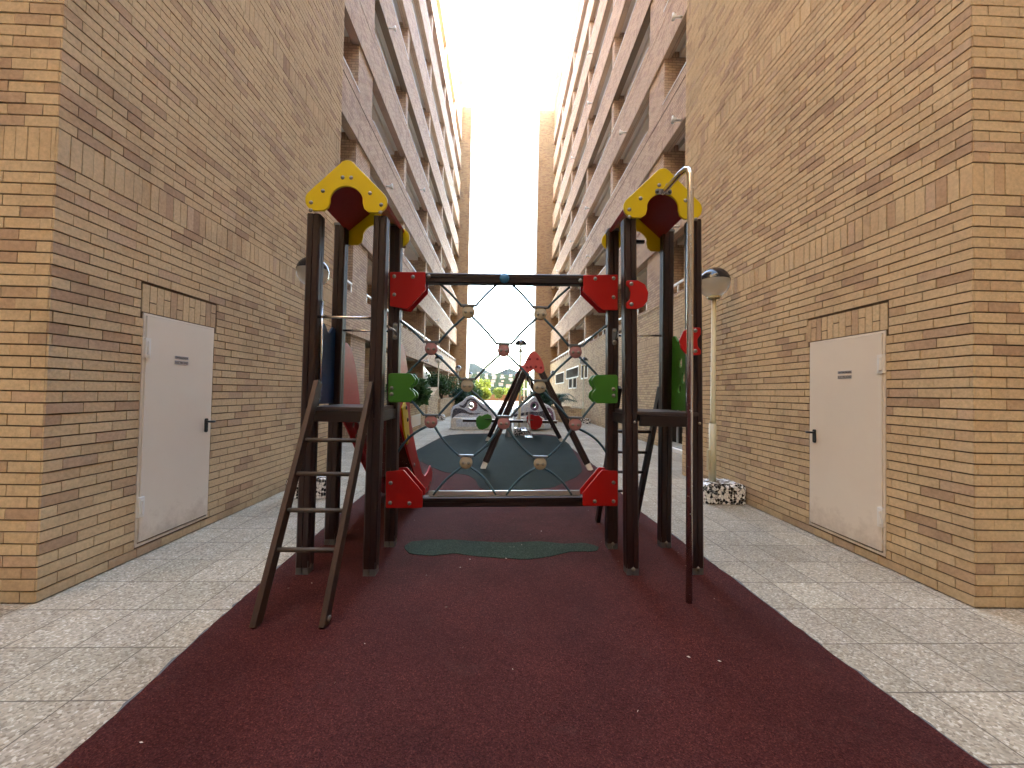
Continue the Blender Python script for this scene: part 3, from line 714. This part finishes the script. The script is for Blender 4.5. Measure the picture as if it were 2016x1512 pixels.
# handrails
def rail(pts, r_=.011, m_=STEEL, ends=True):
    o = obj('handrail', MB().tube(pts, r_, 12), m_, cf); return o
rail([(-1.555, 3.30, 2.155), (-1.11, 3.30, 2.155)], .0125)
rail([(-1.60, 3.93, 2.14), (-1.14, 3.93, 2.14)])
rail([(-1.045, 3.39, 2.13), (-1.045, 3.80, 2.13), (-1.05, 3.87, 2.10)])
rail([(1.19, 3.93, 2.155), (1.63, 3.93, 2.165)]); rail([(1.14, 3.42, 2.16), (1.14, 3.80, 2.16), (1.145, 3.87, 2.10)])
rail([(-1.545, 3.36, 1.45), (-1.545, 3.36, 2.3)], .009)
for x in (-1.06, 1.13):
    o = plate('rail_bracket', rnd([(-.024,-.085), (.024,-.085), (.024,.085), (-.024,.085)], .024), [], .006, GALV, cf, (x, 3.868, 2.135), bevel=.001)
    obj('bolt', MB().dome((x, 3.864, 2.19), .015).dome((x, 3.864, 2.08), .015), BOLT, o)
# fire pole
fpx = [(1.350, 3.25, 3.285), (1.357, 3.20, 3.29), (1.395, 3.02, 3.325), (1.408, 2.965, 3.325), (1.416, 2.93, 3.30), (1.420, 2.913, 3.25), (1.421, 2.908, 3.1), (1.432, 2.89, .014)]
fpo = obj('fire_pole', MB().tube(fpx, .0235, 16), STEEL, cf)
o = plate('pole_bracket', rnd([(-.072,-.024), (.072,-.024), (.072,.024), (-.072,.024)], .024), [], .006, GALV, fpo, (1.353, 3.247, 3.292), bevel=.001)
obj('bolt', MB().dome((1.353-.052, 3.243, 3.292), .012).dome((1.353+.052, 3.243, 3.292), .012), BLACKP, fpo)
# ladders
def ladder(feet, tops, rz, wd, dp, matr, yth):
    L = []
    for (f_, t_) in zip(feet, tops):
        L.append(obj('ladder_rail', MB().sweep([(-wd/2,-dp/2), (wd/2,-dp/2), (wd/2,dp/2), (-wd/2,dp/2)], f_, t_, up=(0,1,0)), matr, cf, .004))
    for z in rz:
        pt = []
        for (f_, t_) in zip(feet, tops):
            f_, t_ = Vector(f_), Vector(t_); q = (z-f_.z)/(t_.z-f_.z); pt.append(f_+(t_-f_)*q)
        obj('rung', MB().tube(pt, .0165, 12), RUNG if matr is LADW else WOODX, cf)
ladder([(-1.545, 2.575, .012), (-1.112, 2.575, .012)], [(-1.525, 3.285, 1.605), (-1.082, 3.285, 1.60)], (1.15, .91, .67, .43), .038, .085, LADW, 0)
obj('bolt', MB().dome((-1.09, 2.60, .055), .015, (1, -.3, 0)), BOLT, cf)
ladder([(1.195, 4.69, .012), (1.655, 4.69, .012)], [(1.235, 4.03, 1.63), (1.675, 4.03, 1.63)], (1.15, .91, .67, .43), .045, .085, WOOD, 0)
# side panels
pts = [(3.42, 1.41), (3.90, 1.41), (3.90, 2.12)]+[(3.90-.48*t, 2.12+.035*math.sin(t*math.pi*5)) for t in [i/20 for i in range(1, 20)]]+[(3.42, 2.12)]
plate('blue_side_panel', rnd(pts, .008), [], .02, BLU, cf, (-1.665, 0, 0), (0,1,0), (0,0,1))
holes = [circ(3.70, 1.87, .035, 14, ry=.045), circ(3.64, 1.72, .03, 12, ry=.05), circ(3.72, 1.62, .035, 14, ry=.04), circ(3.56, 1.62, .035, 12, ry=.04), circ(3.58, 1.87, .025, 12, ry=.04), circ(3.53, 1.75, .02, 12)]
plate('green_side_panel', rnd(pts, .008), holes, .02, GRN, cf, (1.735, 0, 0), (0,1,0), (0,0,1))
# slide
sl = obj('slide', MB().add([(x, y, z) for (y, z) in ((3.97,1.395), (4.15,1.39), (4.35,1.20), (4.8,.78), (5.2,.42), (5.55,.23), (5.9,.16), (6.2,.15)) for x in (-1.64, -1.09)],
    [(2*i, 2*i+1, 2*i+3, 2*i+2) for i in range(7)]), STEEL, cf)
prof = [(3.98,1.30), (3.98,1.93), (4.06,2.02), (4.17,2.045), (4.30,1.99), (4.44,1.80), (4.55,1.52), (4.66,1.20), (5.02,.78), (5.42,.42), (5.62,.33), (5.86,.34), (6.08,.40), (6.26,.27), (6.22,.12), (5.98,.04), (5.7,.05), (5.2,.28), (4.62,.78), (4.28,1.10), (4.1,1.25)]
for x in (-1.655, -1.075):
    sp_ = plate('slide_side', rnd(prof[::-1], .03), [], .022, RED, sl, (x, 0, 0), (0,1,0), (0,0,1))
    for (y, z) in ((4.4,1.15), (4.5,1.02), (4.9,.62), (5.3,.30), (5.75,.12), (5.95,.11), (6.05,.14)): obj('bolt', MB().dome((x+.012, y, z), .02, (1,0,0)), BOLT, sl)
ysp = [(4.18,1.36), (4.30,1.44), (4.44,1.30), (4.56,1.0), (4.46,.93), (4.30,1.10)]
plate('yellow_slide_plate', rnd(ysp[::-1], .02), [], .018, YEL, sl, (-1.055, 0, 0), (0,1,0), (0,0,1))
for (y, z) in ((4.34,1.36), (4.42,1.22), (4.45,1.03)): obj('bolt', MB().dome((-1.046, y, z), .02, (1,0,0)), BLACKP, sl)

# ------------------------------------------------------------------ swing
def ccw0(pts): return pts if sum(pts[i][0]*pts[(i+1) % len(pts)][1]-pts[(i+1) % len(pts)][0]*pts[i][1] for i in range(len(pts))) > 0 else pts[::-1]
REDCAP = plain('red_cap', (.25, .015, .02), .4)
sw = thing('swing_set', 'wooden swing set with red heart shaped end plate and splayed legs', 'swing', (.75, 10, 0))
for (yy, xl, xr, yt) in ((7.87, -.28, 1.78, 8.15), (12.35, -.35, 1.90, 12.1)):
    for xf, xt in ((xl, .585), (xr, .71)):
        p0 = Vector((xf, yy, .14)); p1 = Vector((xt, yt, 2.24))
        lg = obj('leg', MB().sweep(sec(.064, .012, .004), p0, p1), WOOD, sw)
        d_ = (p1-p0).normalized(); obj('leg_shoe', MB().sweep([(-.05,-.05), (.05,-.05), (.05,.05), (-.05,.05)], p0-d_*.15, p0+d_*.02), WHITE, lg)
    hp = [(AY(x, y, 8.06)[0], AY(x, y, 8.06)[2]) for x, y in [(1050,691), (1056,694), (1063,702), (1069,714), (1072,726), (1071,731), (1066,735), (1060,735), (1054,731), (1050,726), (1046,731), (1040,734), (1034,733), (1029,728), (1028,721), (1033,714), (1039,702), (1044,694)]]
    hpl = plate('heart_plate', rnd(ccw0(hp), .03), [], .03, REDP, sw, (0, yt-.09 if yy < 9 else yt+.09, 0))
    if yy < 9:
        for q in [(1043,707), (1058,707), (1037,723), (1045,722), (1055,722), (1065,724)]:
            c_ = AY(*q, 8.06); obj('bolt', MB().dome((c_[0], yt-.106, c_[2]), .022), REDCAP, hpl)
obj('top_beam', MB().sweep(sec(.055, .012, .004), (.66, 8.14, 2.20), (.66, 12.0, 2.20), up=(0,0,1)), WOODY, sw)
for yc in (9.3, 10.9):
    st = obj('swing_seat', MB().box((.685-.09, yc-.22, .48), (.685+.09, yc+.22, .51)), BLACKP, sw, .01)
    for dy_ in (-.2, .2): obj('chain', MB().tube([(.685, yc+dy_*1.15, 2.16), (.685, yc+dy_, .9), (.685+.06, yc+dy_, .51)], .006, 6).tube([(.685, yc+dy_, .9), (.685-.06, yc+dy_, .51)], .006, 6), ALU, st)

# ------------------------------------------------------------------ seesaw
ss = thing('seesaw', 'low seesaw with a green horse plate and a red horse plate', 'seesaw', (.33, 13.6, 0))
obj('beam', MB().box((-1.31, 13.55, .50), (1.98, 13.65, .585)), WOODX, ss, .006)
obj('beam_top', MB().box((-1.36, 13.53, .588), (2.02, 13.67, .60)), WHITE, ss)
obj('pivot', MB().lathe([(.16, .015), (.14, .10), (.09, .3), (.08, .50)], (.31, 13.6, 0), 'Z', 20), GALV, ss)
def horse(px, mat):
    pts = [(AY(x, y, 13.5)[0], AY(x, y, 13.5)[2]) for x, y in px]
    if sum(pts[i][0]*pts[(i+1) % len(pts)][1]-pts[(i+1) % len(pts)][0]*pts[i][1] for i in range(len(pts))) < 0: pts = pts[::-1]
    for yy in (13.5, 13.70): plate('horse_plate', rnd(pts, .03), [], .02, mat, ss, (0, yy, 0), bevel=.005)
horse([(938,823), (944,818), (948,820), (953,817), (960,815), (967,819), (969,827), (966,835), (960,842), (950,846), (943,845), (938,838), (937,830)], GRN)
horse([(1037,823), (1041,817), (1046,816), (1055,819), (1062,819), (1067,824), (1068,832), (1064,842), (1055,846), (1046,845), (1042,838), (1038,832)], RED)
for x in (-.42, 1.02): obj('seat', MB().box((x-.12, 13.45, .60), (x+.12, 13.75, .63)), BLACKP, ss, .008)
for x in (-.25, 1.75): obj('hand_grip', MB().tube([(x, 13.42, .82), (x, 13.78, .82)], .015, 8), ALU, ss)

# ------------------------------------------------------------------ mosaic benches
def P(px, y): return [(AY(a, b, y)[0], AY(a, b, y)[2]) for a, b in px]
def ccw(pts): return pts if sum(pts[i][0]*pts[(i+1) % len(pts)][1]-pts[(i+1) % len(pts)][0]*pts[i][1] for i in range(len(pts))) > 0 else pts[::-1]
q = lambda l: [(840+a/12.6, 760+b/12.6) for a, b in l]
b1 = thing('mosaic_bench', 'wavy mosaic bench on the left with thin navy stripes round a red ringed hole', 'bench', (-1.1, 16.6, 0))
YB = 16.4
outl = q([(590,1060), (590,620), (650,500), (760,450), (880,380), (990,270), (1080,240), (1160,250), (1260,330), (1400,430), (1530,490), (1640,620), (1700,800), (1720,1060)])
hole = q(circ(1100, 480, 72, 20, ry=85)); 
bd = plate('backrest', rnd(ccw(P(outl, YB)), .05), [P(hole, YB)], .40, MOSL, b1, (0, YB+.2, 0), bevel=.05)
nv1 = q([(625,1010), (630,720), (660,590), (720,545), (850,555), (960,600), (1060,660), (1200,680), (1370,668), (1260,705), (1080,712), (980,680), (860,665), (760,700), (670,765), (640,850), (640,1010)])
nv2 = q([(790,470), (900,485), (960,420), (1010,330), (1100,300), (1200,330), (1290,430), (1400,530), (1500,600), (1540,650), (1440,620), (1340,545), (1270,450), (1180,370), (1090,345), (1020,390), (985,490), (930,550), (860,530)])
for nv in (nv1, nv2): plate('navy_stripe', rnd(ccw(P(nv, YB)), .03), [], .012, MOSN, bd, (0, YB-.006, 0), bevel=.002)
plate('red_ring', ccw(P(q(circ(1140, 495, 118, 26, ry=122)), YB)), [P(hole, YB)], .012, MOSR, bd, (0, YB-.008, 0), bevel=.002)
sb = P(q([(640,1060), (640,800), (690,765), (1560,765), (1600,800), (1600,1060)]), YB)
plate('bench_seat', rnd(ccw(sb), .06), [], .5, MOSW, b1, (0, YB-.27, 0), bevel=.03)
plate('seat_panel', ccw(P(q([(730,1010), (730,830), (1500,830), (1500,1010)]), YB-.52)), [], .012, MOSL, b1, (0, YB-.525, 0), bevel=.002)
b2 = thing('mosaic_bench', 'wavy mosaic bench on the right with a violet stripe down its end', 'bench', (1.4, 16.6, 0))
q2 = lambda l: [(900+a/9.45, 700+b/9.45) for a, b in l]
outl = q2([(1050,1370), (1050,1010), (1120,960), (1200,930), (1300,870), (1420,765), (1500,770), (1570,870), (1700,920), (1800,1010), (1835,1130), (1840,1370)])
hole = q2(circ(1430, 930, 42, 18, ry=45))
bd = plate('backrest', rnd(ccw(P(outl, YB)), .05), [P(hole, YB)], .40, MOSL, b2, (0, YB+.2, 0), bevel=.05)
plate('violet_ring', ccw(P(q2(circ(1440, 938, 78, 24, ry=86)), YB)), [P(hole, YB)], .012, MOSV, bd, (0, YB-.008, 0), bevel=.002)
plate('navy_stripe', rnd(ccw(P(q2([(1050,1140), (1050,1100), (1200,1070), (1350,1040), (1500,1050), (1600,1030), (1680,1060), (1740,1200), (1620,1200), (1560,1130), (1450,1110), (1250,1110), (1120,1145)]), YB)), .03), [], .012, MOSN, bd, (0, YB-.006, 0), bevel=.002)
plate('violet_stripe', rnd(ccw(P(q2([(1660,960), (1740,985), (1790,1080), (1805,1200), (1790,1350), (1740,1350), (1755,1200), (1730,1080)]), YB)), .03), [], .012, MOSV, bd, (0, YB-.006, 0), bevel=.002)
sb = P(q2([(1060,1340), (1060,1160), (1100,1130), (1560,1130), (1600,1160), (1600,1340)]), YB)
plate('bench_seat', rnd(ccw(sb), .05), [], .5, MOSW, b2, (0, YB-.27, 0), bevel=.03)

# ------------------------------------------------------------------ lamps
def lamp(label, x, y):
    t = thing('street_lamp', label, 'street lamp', (x, y, 0), 'globe lamps along the passage')
    return t
lt = lamp('globe lamp beside the white door on the right with a chequered mosaic foot', 3.19, 5.76)
x, y = 3.19, 5.76
pl = obj('pole', MB().tube([(x, y, .2), (x, y, 1.15)], .05, 16).tube([(x, y, 1.15), (x, y, 1.2), (x, y, 3.05)], [.05, .036, .033], 16), POLE, lt)
obj('hatch', MB().box((x-.075, y-.02, .45), (x-.052, y+.03, .75)), POLE, pl, .004)
gl = obj('globe', MB().ball((x, y, 3.27), .225, 28, -84, 8), LGLASS, lt)
obj('globe_cap', MB().ball((x, y, 3.27), .227, 28, 8, 90), GLOBEW, lt)
obj('bulb_holder', MB().lathe([(.05, -.2), (.05, -.12), (.028, -.1), (.03, .05), (.045, .08), (.03, .13), (0, .15)], (x, y, 3.25), 'Z', 14), WHITE, lt)
obj('collar', MB().lathe([(.085, 0), (.10, .03), (.06, .05)], (x, y, 3.03), 'Z', 18), POLE, lt)
def foot(name, xc, yc, wx, wy, h, parent):
    rr = min(h*.45, .1); se = rnd([(-wx/2, 0), (wx/2, 0), (wx/2, h), (-wx/2, h)], [0, 0, rr, rr], 6)
    m = MB(); n_ = len(se); ys = [(-wy/2, .86), (-wy/2+.04, 1), (wy/2-.04, 1), (wy/2, .86)]
    vs = [(xc+u*k_, yc+yy, v*k_+.003) for yy, k_ in ys for u, v in se]
    fs = [(i*n_+j, i*n_+(j+1) % n_, (i+1)*n_+(j+1) % n_, (i+1)*n_+j) for i in range(3) for j in range(n_)]+[tuple(range(n_-1, -1, -1)), tuple(range(3*n_, 4*n_))]
    m.add(vs, fs); me_ = obj(name, m, MOSBW, parent); return me_
foot('mosaic_foot', x+.10, y, .60, .44, .285, lt)
LL = [(-2.82, 5.80, 'globe lamp half hidden behind the near left tower of the climbing frame'),
      (.69, 14.15, 'globe lamp standing in the middle of the passage behind the swing'),
      (-3.38, 21.0, 'globe lamp between the two brick planters on the left'),
      (-3.22, 29.0, 'small globe lamp in front of the left end tower'),
      (-3.06, 38.2, 'tiny farthest globe lamp at the foot of the left end tower'),
      (4.33, 20.3, 'globe lamp against the right wall below the small windows'),
      (4.42, 33.0, 'small dark topped globe lamp near the far end of the right wall')]
for (x_, y_, lb) in LL:
    c_ = dup(lt, (x_, y_, 0), lb)
    if x_ < -2.9 and y_ < 7:
        for ch in c_.children:
            if ch.name.startswith('mosaic_foot'): ch.location.x -= .13
    if x_ > 4:
        for ch in c_.children:
            if ch.name.startswith('mosaic_foot'): ch.location.x -= .05

# ------------------------------------------------------------------ planters and left side
def planter(x0, x1, y0, y1, h, label, name='brick_planter', vent=None):
    t = thing(name, label, 'planter', ((x0+x1)/2, (y0+y1)/2, 0))
    obj('wall', MB().box((x0, y0, 0), (x1, y0+.12, h-.06)).box((x0, y1-.12, 0), (x1, y1, h-.06)).box((x1-.12, y0+.12, 0), (x1, y1-.12, h-.06)).box((x0, y0+.12, 0), (x0+.12, y1-.12, h-.06)), BRS, t)
    obj('coping', MB().box((x0-.02, y0-.02, h-.06), (x1+.02, y0+.14, h)).box((x0-.02, y1-.14, h-.06), (x1+.02, y1+.02, h)).box((x1-.14, y0+.14, h-.06), (x1+.02, y1-.14, h)).box((x0-.02, y0+.14, h-.06), (x0+.14, y1-.14, h)), BRS, t)
    obj('soil', MB().box((x0+.12, y0+.12, 0), (x1-.12, y1-.12, h-.12)), SOIL, t)
    if vent:
        ya, yb_, za, zb = vent
        v_ = obj('vent', MB().box((x1, ya, za), (x1+.015, yb_, zb)), WHITE, t)
        m = MB(); 
        for i in range(8): m.box((x1+.015, ya+.06, za+.05+i*(zb-za-.08)/8), (x1+.028, yb_-.06, za+.05+(i+.45)*(zb-za-.08)/8))
        obj('vent_slats', m, PLAST, v_)
    return t
planter(-4.48, -3.26, 13.9, 16.9, 1.07, 'brick planter with a white vent, nearest on the left', vent=(14.35, 15.95, .18, .62))
planter(-4.48, -3.22, 20.9, 28.0, 1.12, 'longer brick planter with round clipped bushes on the left')
planter(2.6, 4.6, 21.2, 25.0, .75, 'low brick planter with a palm behind the right mosaic bench')
t = MB(); ya, yb_ = 17.7, 20.5
t.add([(x_, y_, z_) for x_ in (-4.48, -3.3) for (y_, z_) in ((ya,0), (yb_,0), (yb_,1.75), (ya+1.3,1.30), (ya,1.28))], [(4,3,2,1,0), (5,6,7,8,9), (0,1,6,5), (1,2,7,6), (2,3,8,7), (3,4,9,8), (4,0,5,9)])
tag(obj('stair_wall', t, BRS), 'brick stair wall with sloping top between the two left planters', 'wall')
xs_ = -4.3
pp = [AX(833,720,xs_), AX(859,751,xs_), AX(859,770,xs_), AX(838,778,xs_), AX(833,770,xs_)]
t = MB(); t.add([(p_[0]-.02, p_[1], p_[2]) for p_ in pp]+[(p_[0]+.02, p_[1], p_[2]) for p_ in pp], [(4,3,2,1,0), (5,6,7,8,9)]+[(i, (i+1) % 5, (i+1) % 5+5, i+5) for i in range(5)])
tag(obj('awning', t, WHITE), 'white slanting canvas awning on the left facade above the stair wall', 'awning')

# ------------------------------------------------------------------ plants
def leaves(mb, c, r_, n_, size, rg, flat=1.0, shell=.35):
    cx, cy, cz = c
    for _ in range(n_):
        d = Vector((rg.gauss(0,1), rg.gauss(0,1), rg.gauss(0,1))).normalized(); k = (shell+(1-shell)*rg.random()**.5)
        p = Vector((cx, cy, cz))+Vector((d.x*r_, d.y*r_, d.z*r_*flat))*k
        a = (d+Vector((rg.uniform(-1,1), rg.uniform(-1,1), rg.uniform(-.8,.8)))).normalized(); b_ = a.orthogonal().normalized()
        b_ = (b_*math.cos(1)+a.cross(b_)*math.sin(rg.uniform(0, 6))).normalized(); s_ = size*rg.uniform(.6, 1.4)
        m_ = p+a*s_*.5
        mb.add([p, m_+b_*s_*.28, p+a*s_, m_-b_*s_*.28], [(0,1,2,3)])
def bush(name, label, cat, base, h, r_, mat, n_=1400, size=.14, clumps=12, seed=1, trunk=3, group=None, flat=.75):
    rg = random.Random(seed); t = thing(name, label, cat, base, group); x, y, z = base
    cr = MB(); tk = MB()
    for i in range(clumps):
        a = rg.uniform(0, 6.28); d = r_*rg.uniform(.1, .72); zz = z+h*rg.uniform(.38, .84)
        c = (x+math.cos(a)*d, y+math.sin(a)*d, zz); leaves(cr, c, r_*rg.uniform(.34, .55), n_//clumps, size, rg, flat)
        if i < trunk: tk.tube([(x+rg.uniform(-.1,.1)*r_, y, z-.05), ((x+c[0])/2, (y+c[1])/2, z+h*.3), c], [r_*.06, r_*.045, r_*.02], 7)
    obj('crown', cr, mat, t); obj('trunk', tk, BARK, t); return t
bush('leafy_shrub', 'broad leaved shrub spilling over the near left planter', 'shrub', (-3.75, 15.0, .95), 1.0, .95, LEAF1, 2200, .22, 14, 2, flat=.8)
bush('leafy_shrub', 'lower broad leaved shrub at the back of the near left planter', 'shrub', (-3.6, 16.2, .95), .75, .62, LEAF1, 900, .2, 9, 5)
bush('round_bush', 'round clipped bush on bare stems in the long left planter', 'bush', (-3.85, 22.6, 1.0), 1.45, 1.05, LEAF2, 2600, .13, 14, 3)
bush('round_bush', 'second round bush on bare stems beside the lamp pole', 'bush', (-3.8, 25.3, 1.0), 1.5, 1.1, LEAF2, 2400, .13, 14, 4)
bush('dark_shrub', 'dark blue green shrub behind the left mosaic bench', 'shrub', (-2.9, 27.6, 0), 1.7, .9, LEAFB, 1500, .2, 12, 8)
bush('round_bush', 'dark rounded bush at the end of the left wall', 'bush', (-3.1, 36.5, 0), 3.0, 1.3, LEAF2, 2200, .2, 12, 6)
bush('dark_shrub', 'dark blue green shrub behind the right mosaic bench', 'shrub', (2.1, 20.3, 0), 1.9, .85, LEAFB, 1800, .22, 12, 9)
# palm
pt = thing('palm', 'short palm with arching fronds in the low right planter', 'palm', (3.3, 22.2, .6))
obj('trunk', MB().tube([(3.3,22.2,.5), (3.3,22.2,1.15)], [.22,.18], 12), BARK, pt)
rg = random.Random(11); fm = MB()
for i in range(34):
    a = rg.uniform(0, 6.28); L = rg.uniform(.8, 1.25); up_ = rg.uniform(.25, 1.15); pr = Vector((3.3, 22.2, 1.15)); d = Vector((math.cos(a), math.sin(a), 0))
    spine = []
    for j in range(9):
        t_ = j/8; spine.append(pr+d*L*t_*(1-.15*t_)+Vector((0, 0, up_*(t_*1.5-1.55*t_*t_))))
    for j in range(1, 9):
        sd_ = d.cross(Vector((0,0,1))); ln = .26*(1-abs(j/8-.45)); dd = (spine[j]-spine[j-1]).normalized()
        for sg in (-1, 1):
            for h_ in (0, .5):
                p_ = spine[j]*(1-h_)+spine[j-1]*h_; tip = p_+sd_*sg*ln+dd*.14-Vector((0,0,.06)); fm.add([p_-dd*.018, p_+dd*.018, tip], [(0,1,2)])
    fm.tube(spine, .008, 4, False)
obj('fronds', fm, LEAFB, pt)
# sunny trees beyond the plaza
LT = ['tall yellow green tree standing left of centre beyond the plaza', 'low yellow green tree just right of the tallest far tree', 'small bright tree in front of the orange wall', 'yellow green tree partly behind the swing leg', 'yellow green tree at the foot of the left end tower', 'pale tree behind the white colonnade']
for i, (x_, y_, h_, r_) in enumerate([(-2.9, 72, 4.0, 2.0), (-.3, 74, 2.4, 1.5), (-2.7, 62, 2.0, .9), (2.3, 76, 2.6, 1.6), (-6.4, 70, 2.9, 1.9), (6.5, 80, 4.2, 2.2)]):
    bush('sunny_tree', LT[i], 'tree', (x_, y_, 0), h_, r_, LEAFY, 1700, .38, 14, 30+i, 3, 'sunlit trees beyond the plaza')
bush('young_palm', 'thin young tree with a bare trunk in front of the orange wall', 'tree', (-.3, 60, 0), 2.6, .7, LEAFY, 500, .3, 6, 50, 2)
rg = random.Random(77)
for i in range(7):
    x_ = -48+i*6.2+rg.uniform(-1, 1) if i < 4 else 16+(i-4)*7+rg.uniform(-1, 1)
    bush('sunny_tree', f'yellow green tree past the plaza, {["first","second","third","fourth","fifth","sixth","seventh"][i]} of its row from the left', 'tree', (x_, 74+rg.uniform(-3, 3), 0), rg.uniform(4, 6), 2.4, LEAFY, 700, .5, 10, 60+i, 3, 'sunlit trees beyond the plaza')
tag(obj('orange_wall', MB().box((-9, 66, 0), (3.1, 66.3, 1.15)).box((3.4, 66, 0), (5.2, 66.3, 1.0)), ORANGE), 'long low orange wall at the far side of the plaza', 'wall')
tag(obj('white_kerb_wall', MB().box((-9, 57.5, 0), (4, 58.0, .28)), WHITER), 'low white kerb wall crossing the far plaza', 'kerb')
# white colonnade
t = thing('white_building', 'white columned building in the sun behind the right mosaic bench', 'building', (5.4, 62, 0))
m = MB(); 
obj('wall', MB().box((4.6, 64, 0), (9, 68, 4.7)), WHITER, t); obj('roof', MB().box((3.3, 60.2, 4.2), (9, 64, 4.6)), WHITER, t)
for x_ in (3.5, 4.2, 4.9, 5.6): obj('column', MB().box((x_, 60.4, 0), (x_+.22, 60.62, 4.2)), CREAM, t)
obj('beam', MB().box((3.4, 60.35, 2.05), (6, 60.66, 2.2)), WHITER, t)
for x_ in (4.9, 5.8):
    obj('window', MB().box((x_, 63.95, 1.0), (x_+.5, 63.99, 2.6)), DKGLASS, t)

# ------------------------------------------------------------------ hills
def hills(name, x0, x1, y0, y1, fz, nx, ny, mat):
    vs = []; fs = []
    for j in range(ny+1):
        for i in range(nx+1):
            x_ = x0+(x1-x0)*i/nx; y_ = y0+(y1-y0)*j/ny; vs.append((x_, y_, fz(x_, y_)))
    for j in range(ny):
        for i in range(nx): a = j*(nx+1)+i; fs.append((a, a+1, a+nx+2, a+nx+1))
    mb = MB(); mb.v = vs; mb.f = fs; mb.sm = [True]*len(fs); mb.tone = [0.0]*len(fs); return struct(obj(name, mb, mat))
def f1(x_, y_):
    t = max(0, (y_-130)/870); return -1+46*t**1.1*(1+.10*MN.noise((x_*.01, y_*.01, 0)))-x_*.02*t+6*t*MN.noise((x_*.03, y_*.02, 3))+1.5*MN.noise((x_*.1, y_*.06, 3))*min(1, t*6)
def f2(x_, y_):
    t = (y_-1500)/700; u = x_/1500
    u = x_/1850; ridge = 138 if u < -.07 else 138-(u+.07)*900 if u < -.025 else 98+22*math.exp(-((u-.018)/.018)**2) if u < .2 else 98
    return ridge*math.exp(-(t-.5)**2*7)*(1+.10*MN.noise((x_*.006, y_*.004, 1)))+5*MN.noise((x_*.03, y_*.02, 5))-3
HILL = plain('scrub_hillside', (.012, .017, .010), .95, var=.6, vs=.09, spec=0); HILL2 = plain('rocky_ridge', (.0085, .012, .012), .95, var=.5, vs=.02, spec=0)
hills('hills', -700, 700, 130, 1050, f1, 90, 60, HILL)
hills('mountains', -1800, 1800, 1500, 2200, f2, 180, 30, HILL2)
rg = random.Random(5); HOUSEW = plain('house_wall', (.16, .14, .12), .9); ROOFT = plain('roof_tile', (.10, .05, .03), .8)
ORD = ['pale cube house with flat roof']
def house(x_, y_, k_, label):
    z_ = f1(x_, y_)-.5; t = thing('hillside_house', label, 'house', (x_, y_, z_), 'small pale houses on the far hillside')
    w_, d_, h_ = rg.uniform(5, 9)*k_, rg.uniform(5, 8)*k_, rg.uniform(3, 6)*k_
    obj('wall', MB().box((x_-w_/2, y_-d_/2, z_), (x_+w_/2, y_+d_/2, z_+h_)), HOUSEW, t)
    rf = MB(); e = .3; rf.add([(x_-w_/2-e, y_-d_/2-e, z_+h_), (x_+w_/2+e, y_-d_/2-e, z_+h_), (x_+w_/2+e, y_+d_/2+e, z_+h_), (x_-w_/2-e, y_+d_/2+e, z_+h_), (x_-w_/2, y_, z_+h_+1.2), (x_+w_/2, y_, z_+h_+1.2)], [(0,1,5,4), (2,3,4,5), (1,2,5), (3,0,4), (3,2,1,0)])
    obj('roof', rf, ROOFT, t)
cols_ = ['far left', 'left', 'middle left', 'middle', 'middle right', 'right', 'far right']; rws = ['lowest', 'second lowest', 'third', 'fourth', 'highest']
for j in range(5):
    for i in range(7):
        y_ = 280+j*120+rg.uniform(-25, 25); u = -.082+i*.021+rg.uniform(-.004, .004)
        house(u*y_, y_, .38+.10*j, f'pale house on the hillside, {rws[j]} row, {cols_[i]} of its row')

# small dry leaves and crumbs on the rubber
rg = random.Random(21); m = MB()
for i in range(46):
    x_, y_ = rg.uniform(-1.6, 1.9), rg.uniform(1.3, 6.0)**1; L = rg.uniform(.004, .012); a = rg.uniform(0, 3.14); z_ = .0225
    c_, s_ = math.cos(a)*L, math.sin(a)*L; w_ = rg.uniform(.15, .4)
    m.add([(x_-c_, y_-s_, z_), (x_+s_*w_, y_-c_*w_, z_+.004), (x_+c_, y_+s_, z_+.002), (x_-s_*w_, y_+c_*w_, z_)], [(0,1,2,3)])
o = obj('dry_leaf_litter', m, plain('dry_leaf', (.55, .50, .42), .8, var=.3)); o['kind'] = 'stuff'; o['label'] = 'tiny pale dry leaves and crumbs scattered on the rubber'; o['category'] = 'leaf litter'

# haze
HZ = 1
if HZ:
    hb = MB().box((-1900, -70, -9), (1900, 2300, 140)); ho = obj('haze', hb, None)
    hm = bpy.data.materials.new('haze_air'); hm.use_nodes = True; hn = hm.node_tree; hn.nodes.clear()
    pv = hn.nodes.new('ShaderNodeVolumePrincipled'); pv.inputs['Color'].default_value = (.72, .88, 1, 1); pv.inputs['Density'].default_value = .000014; pv.inputs['Anisotropy'].default_value = .3
    ho_ = hn.nodes.new('ShaderNodeOutputMaterial'); hn.links.new(pv.outputs[0], ho_.inputs['Volume']); ho.data.materials.append(hm)
    ho['kind'] = 'stuff'
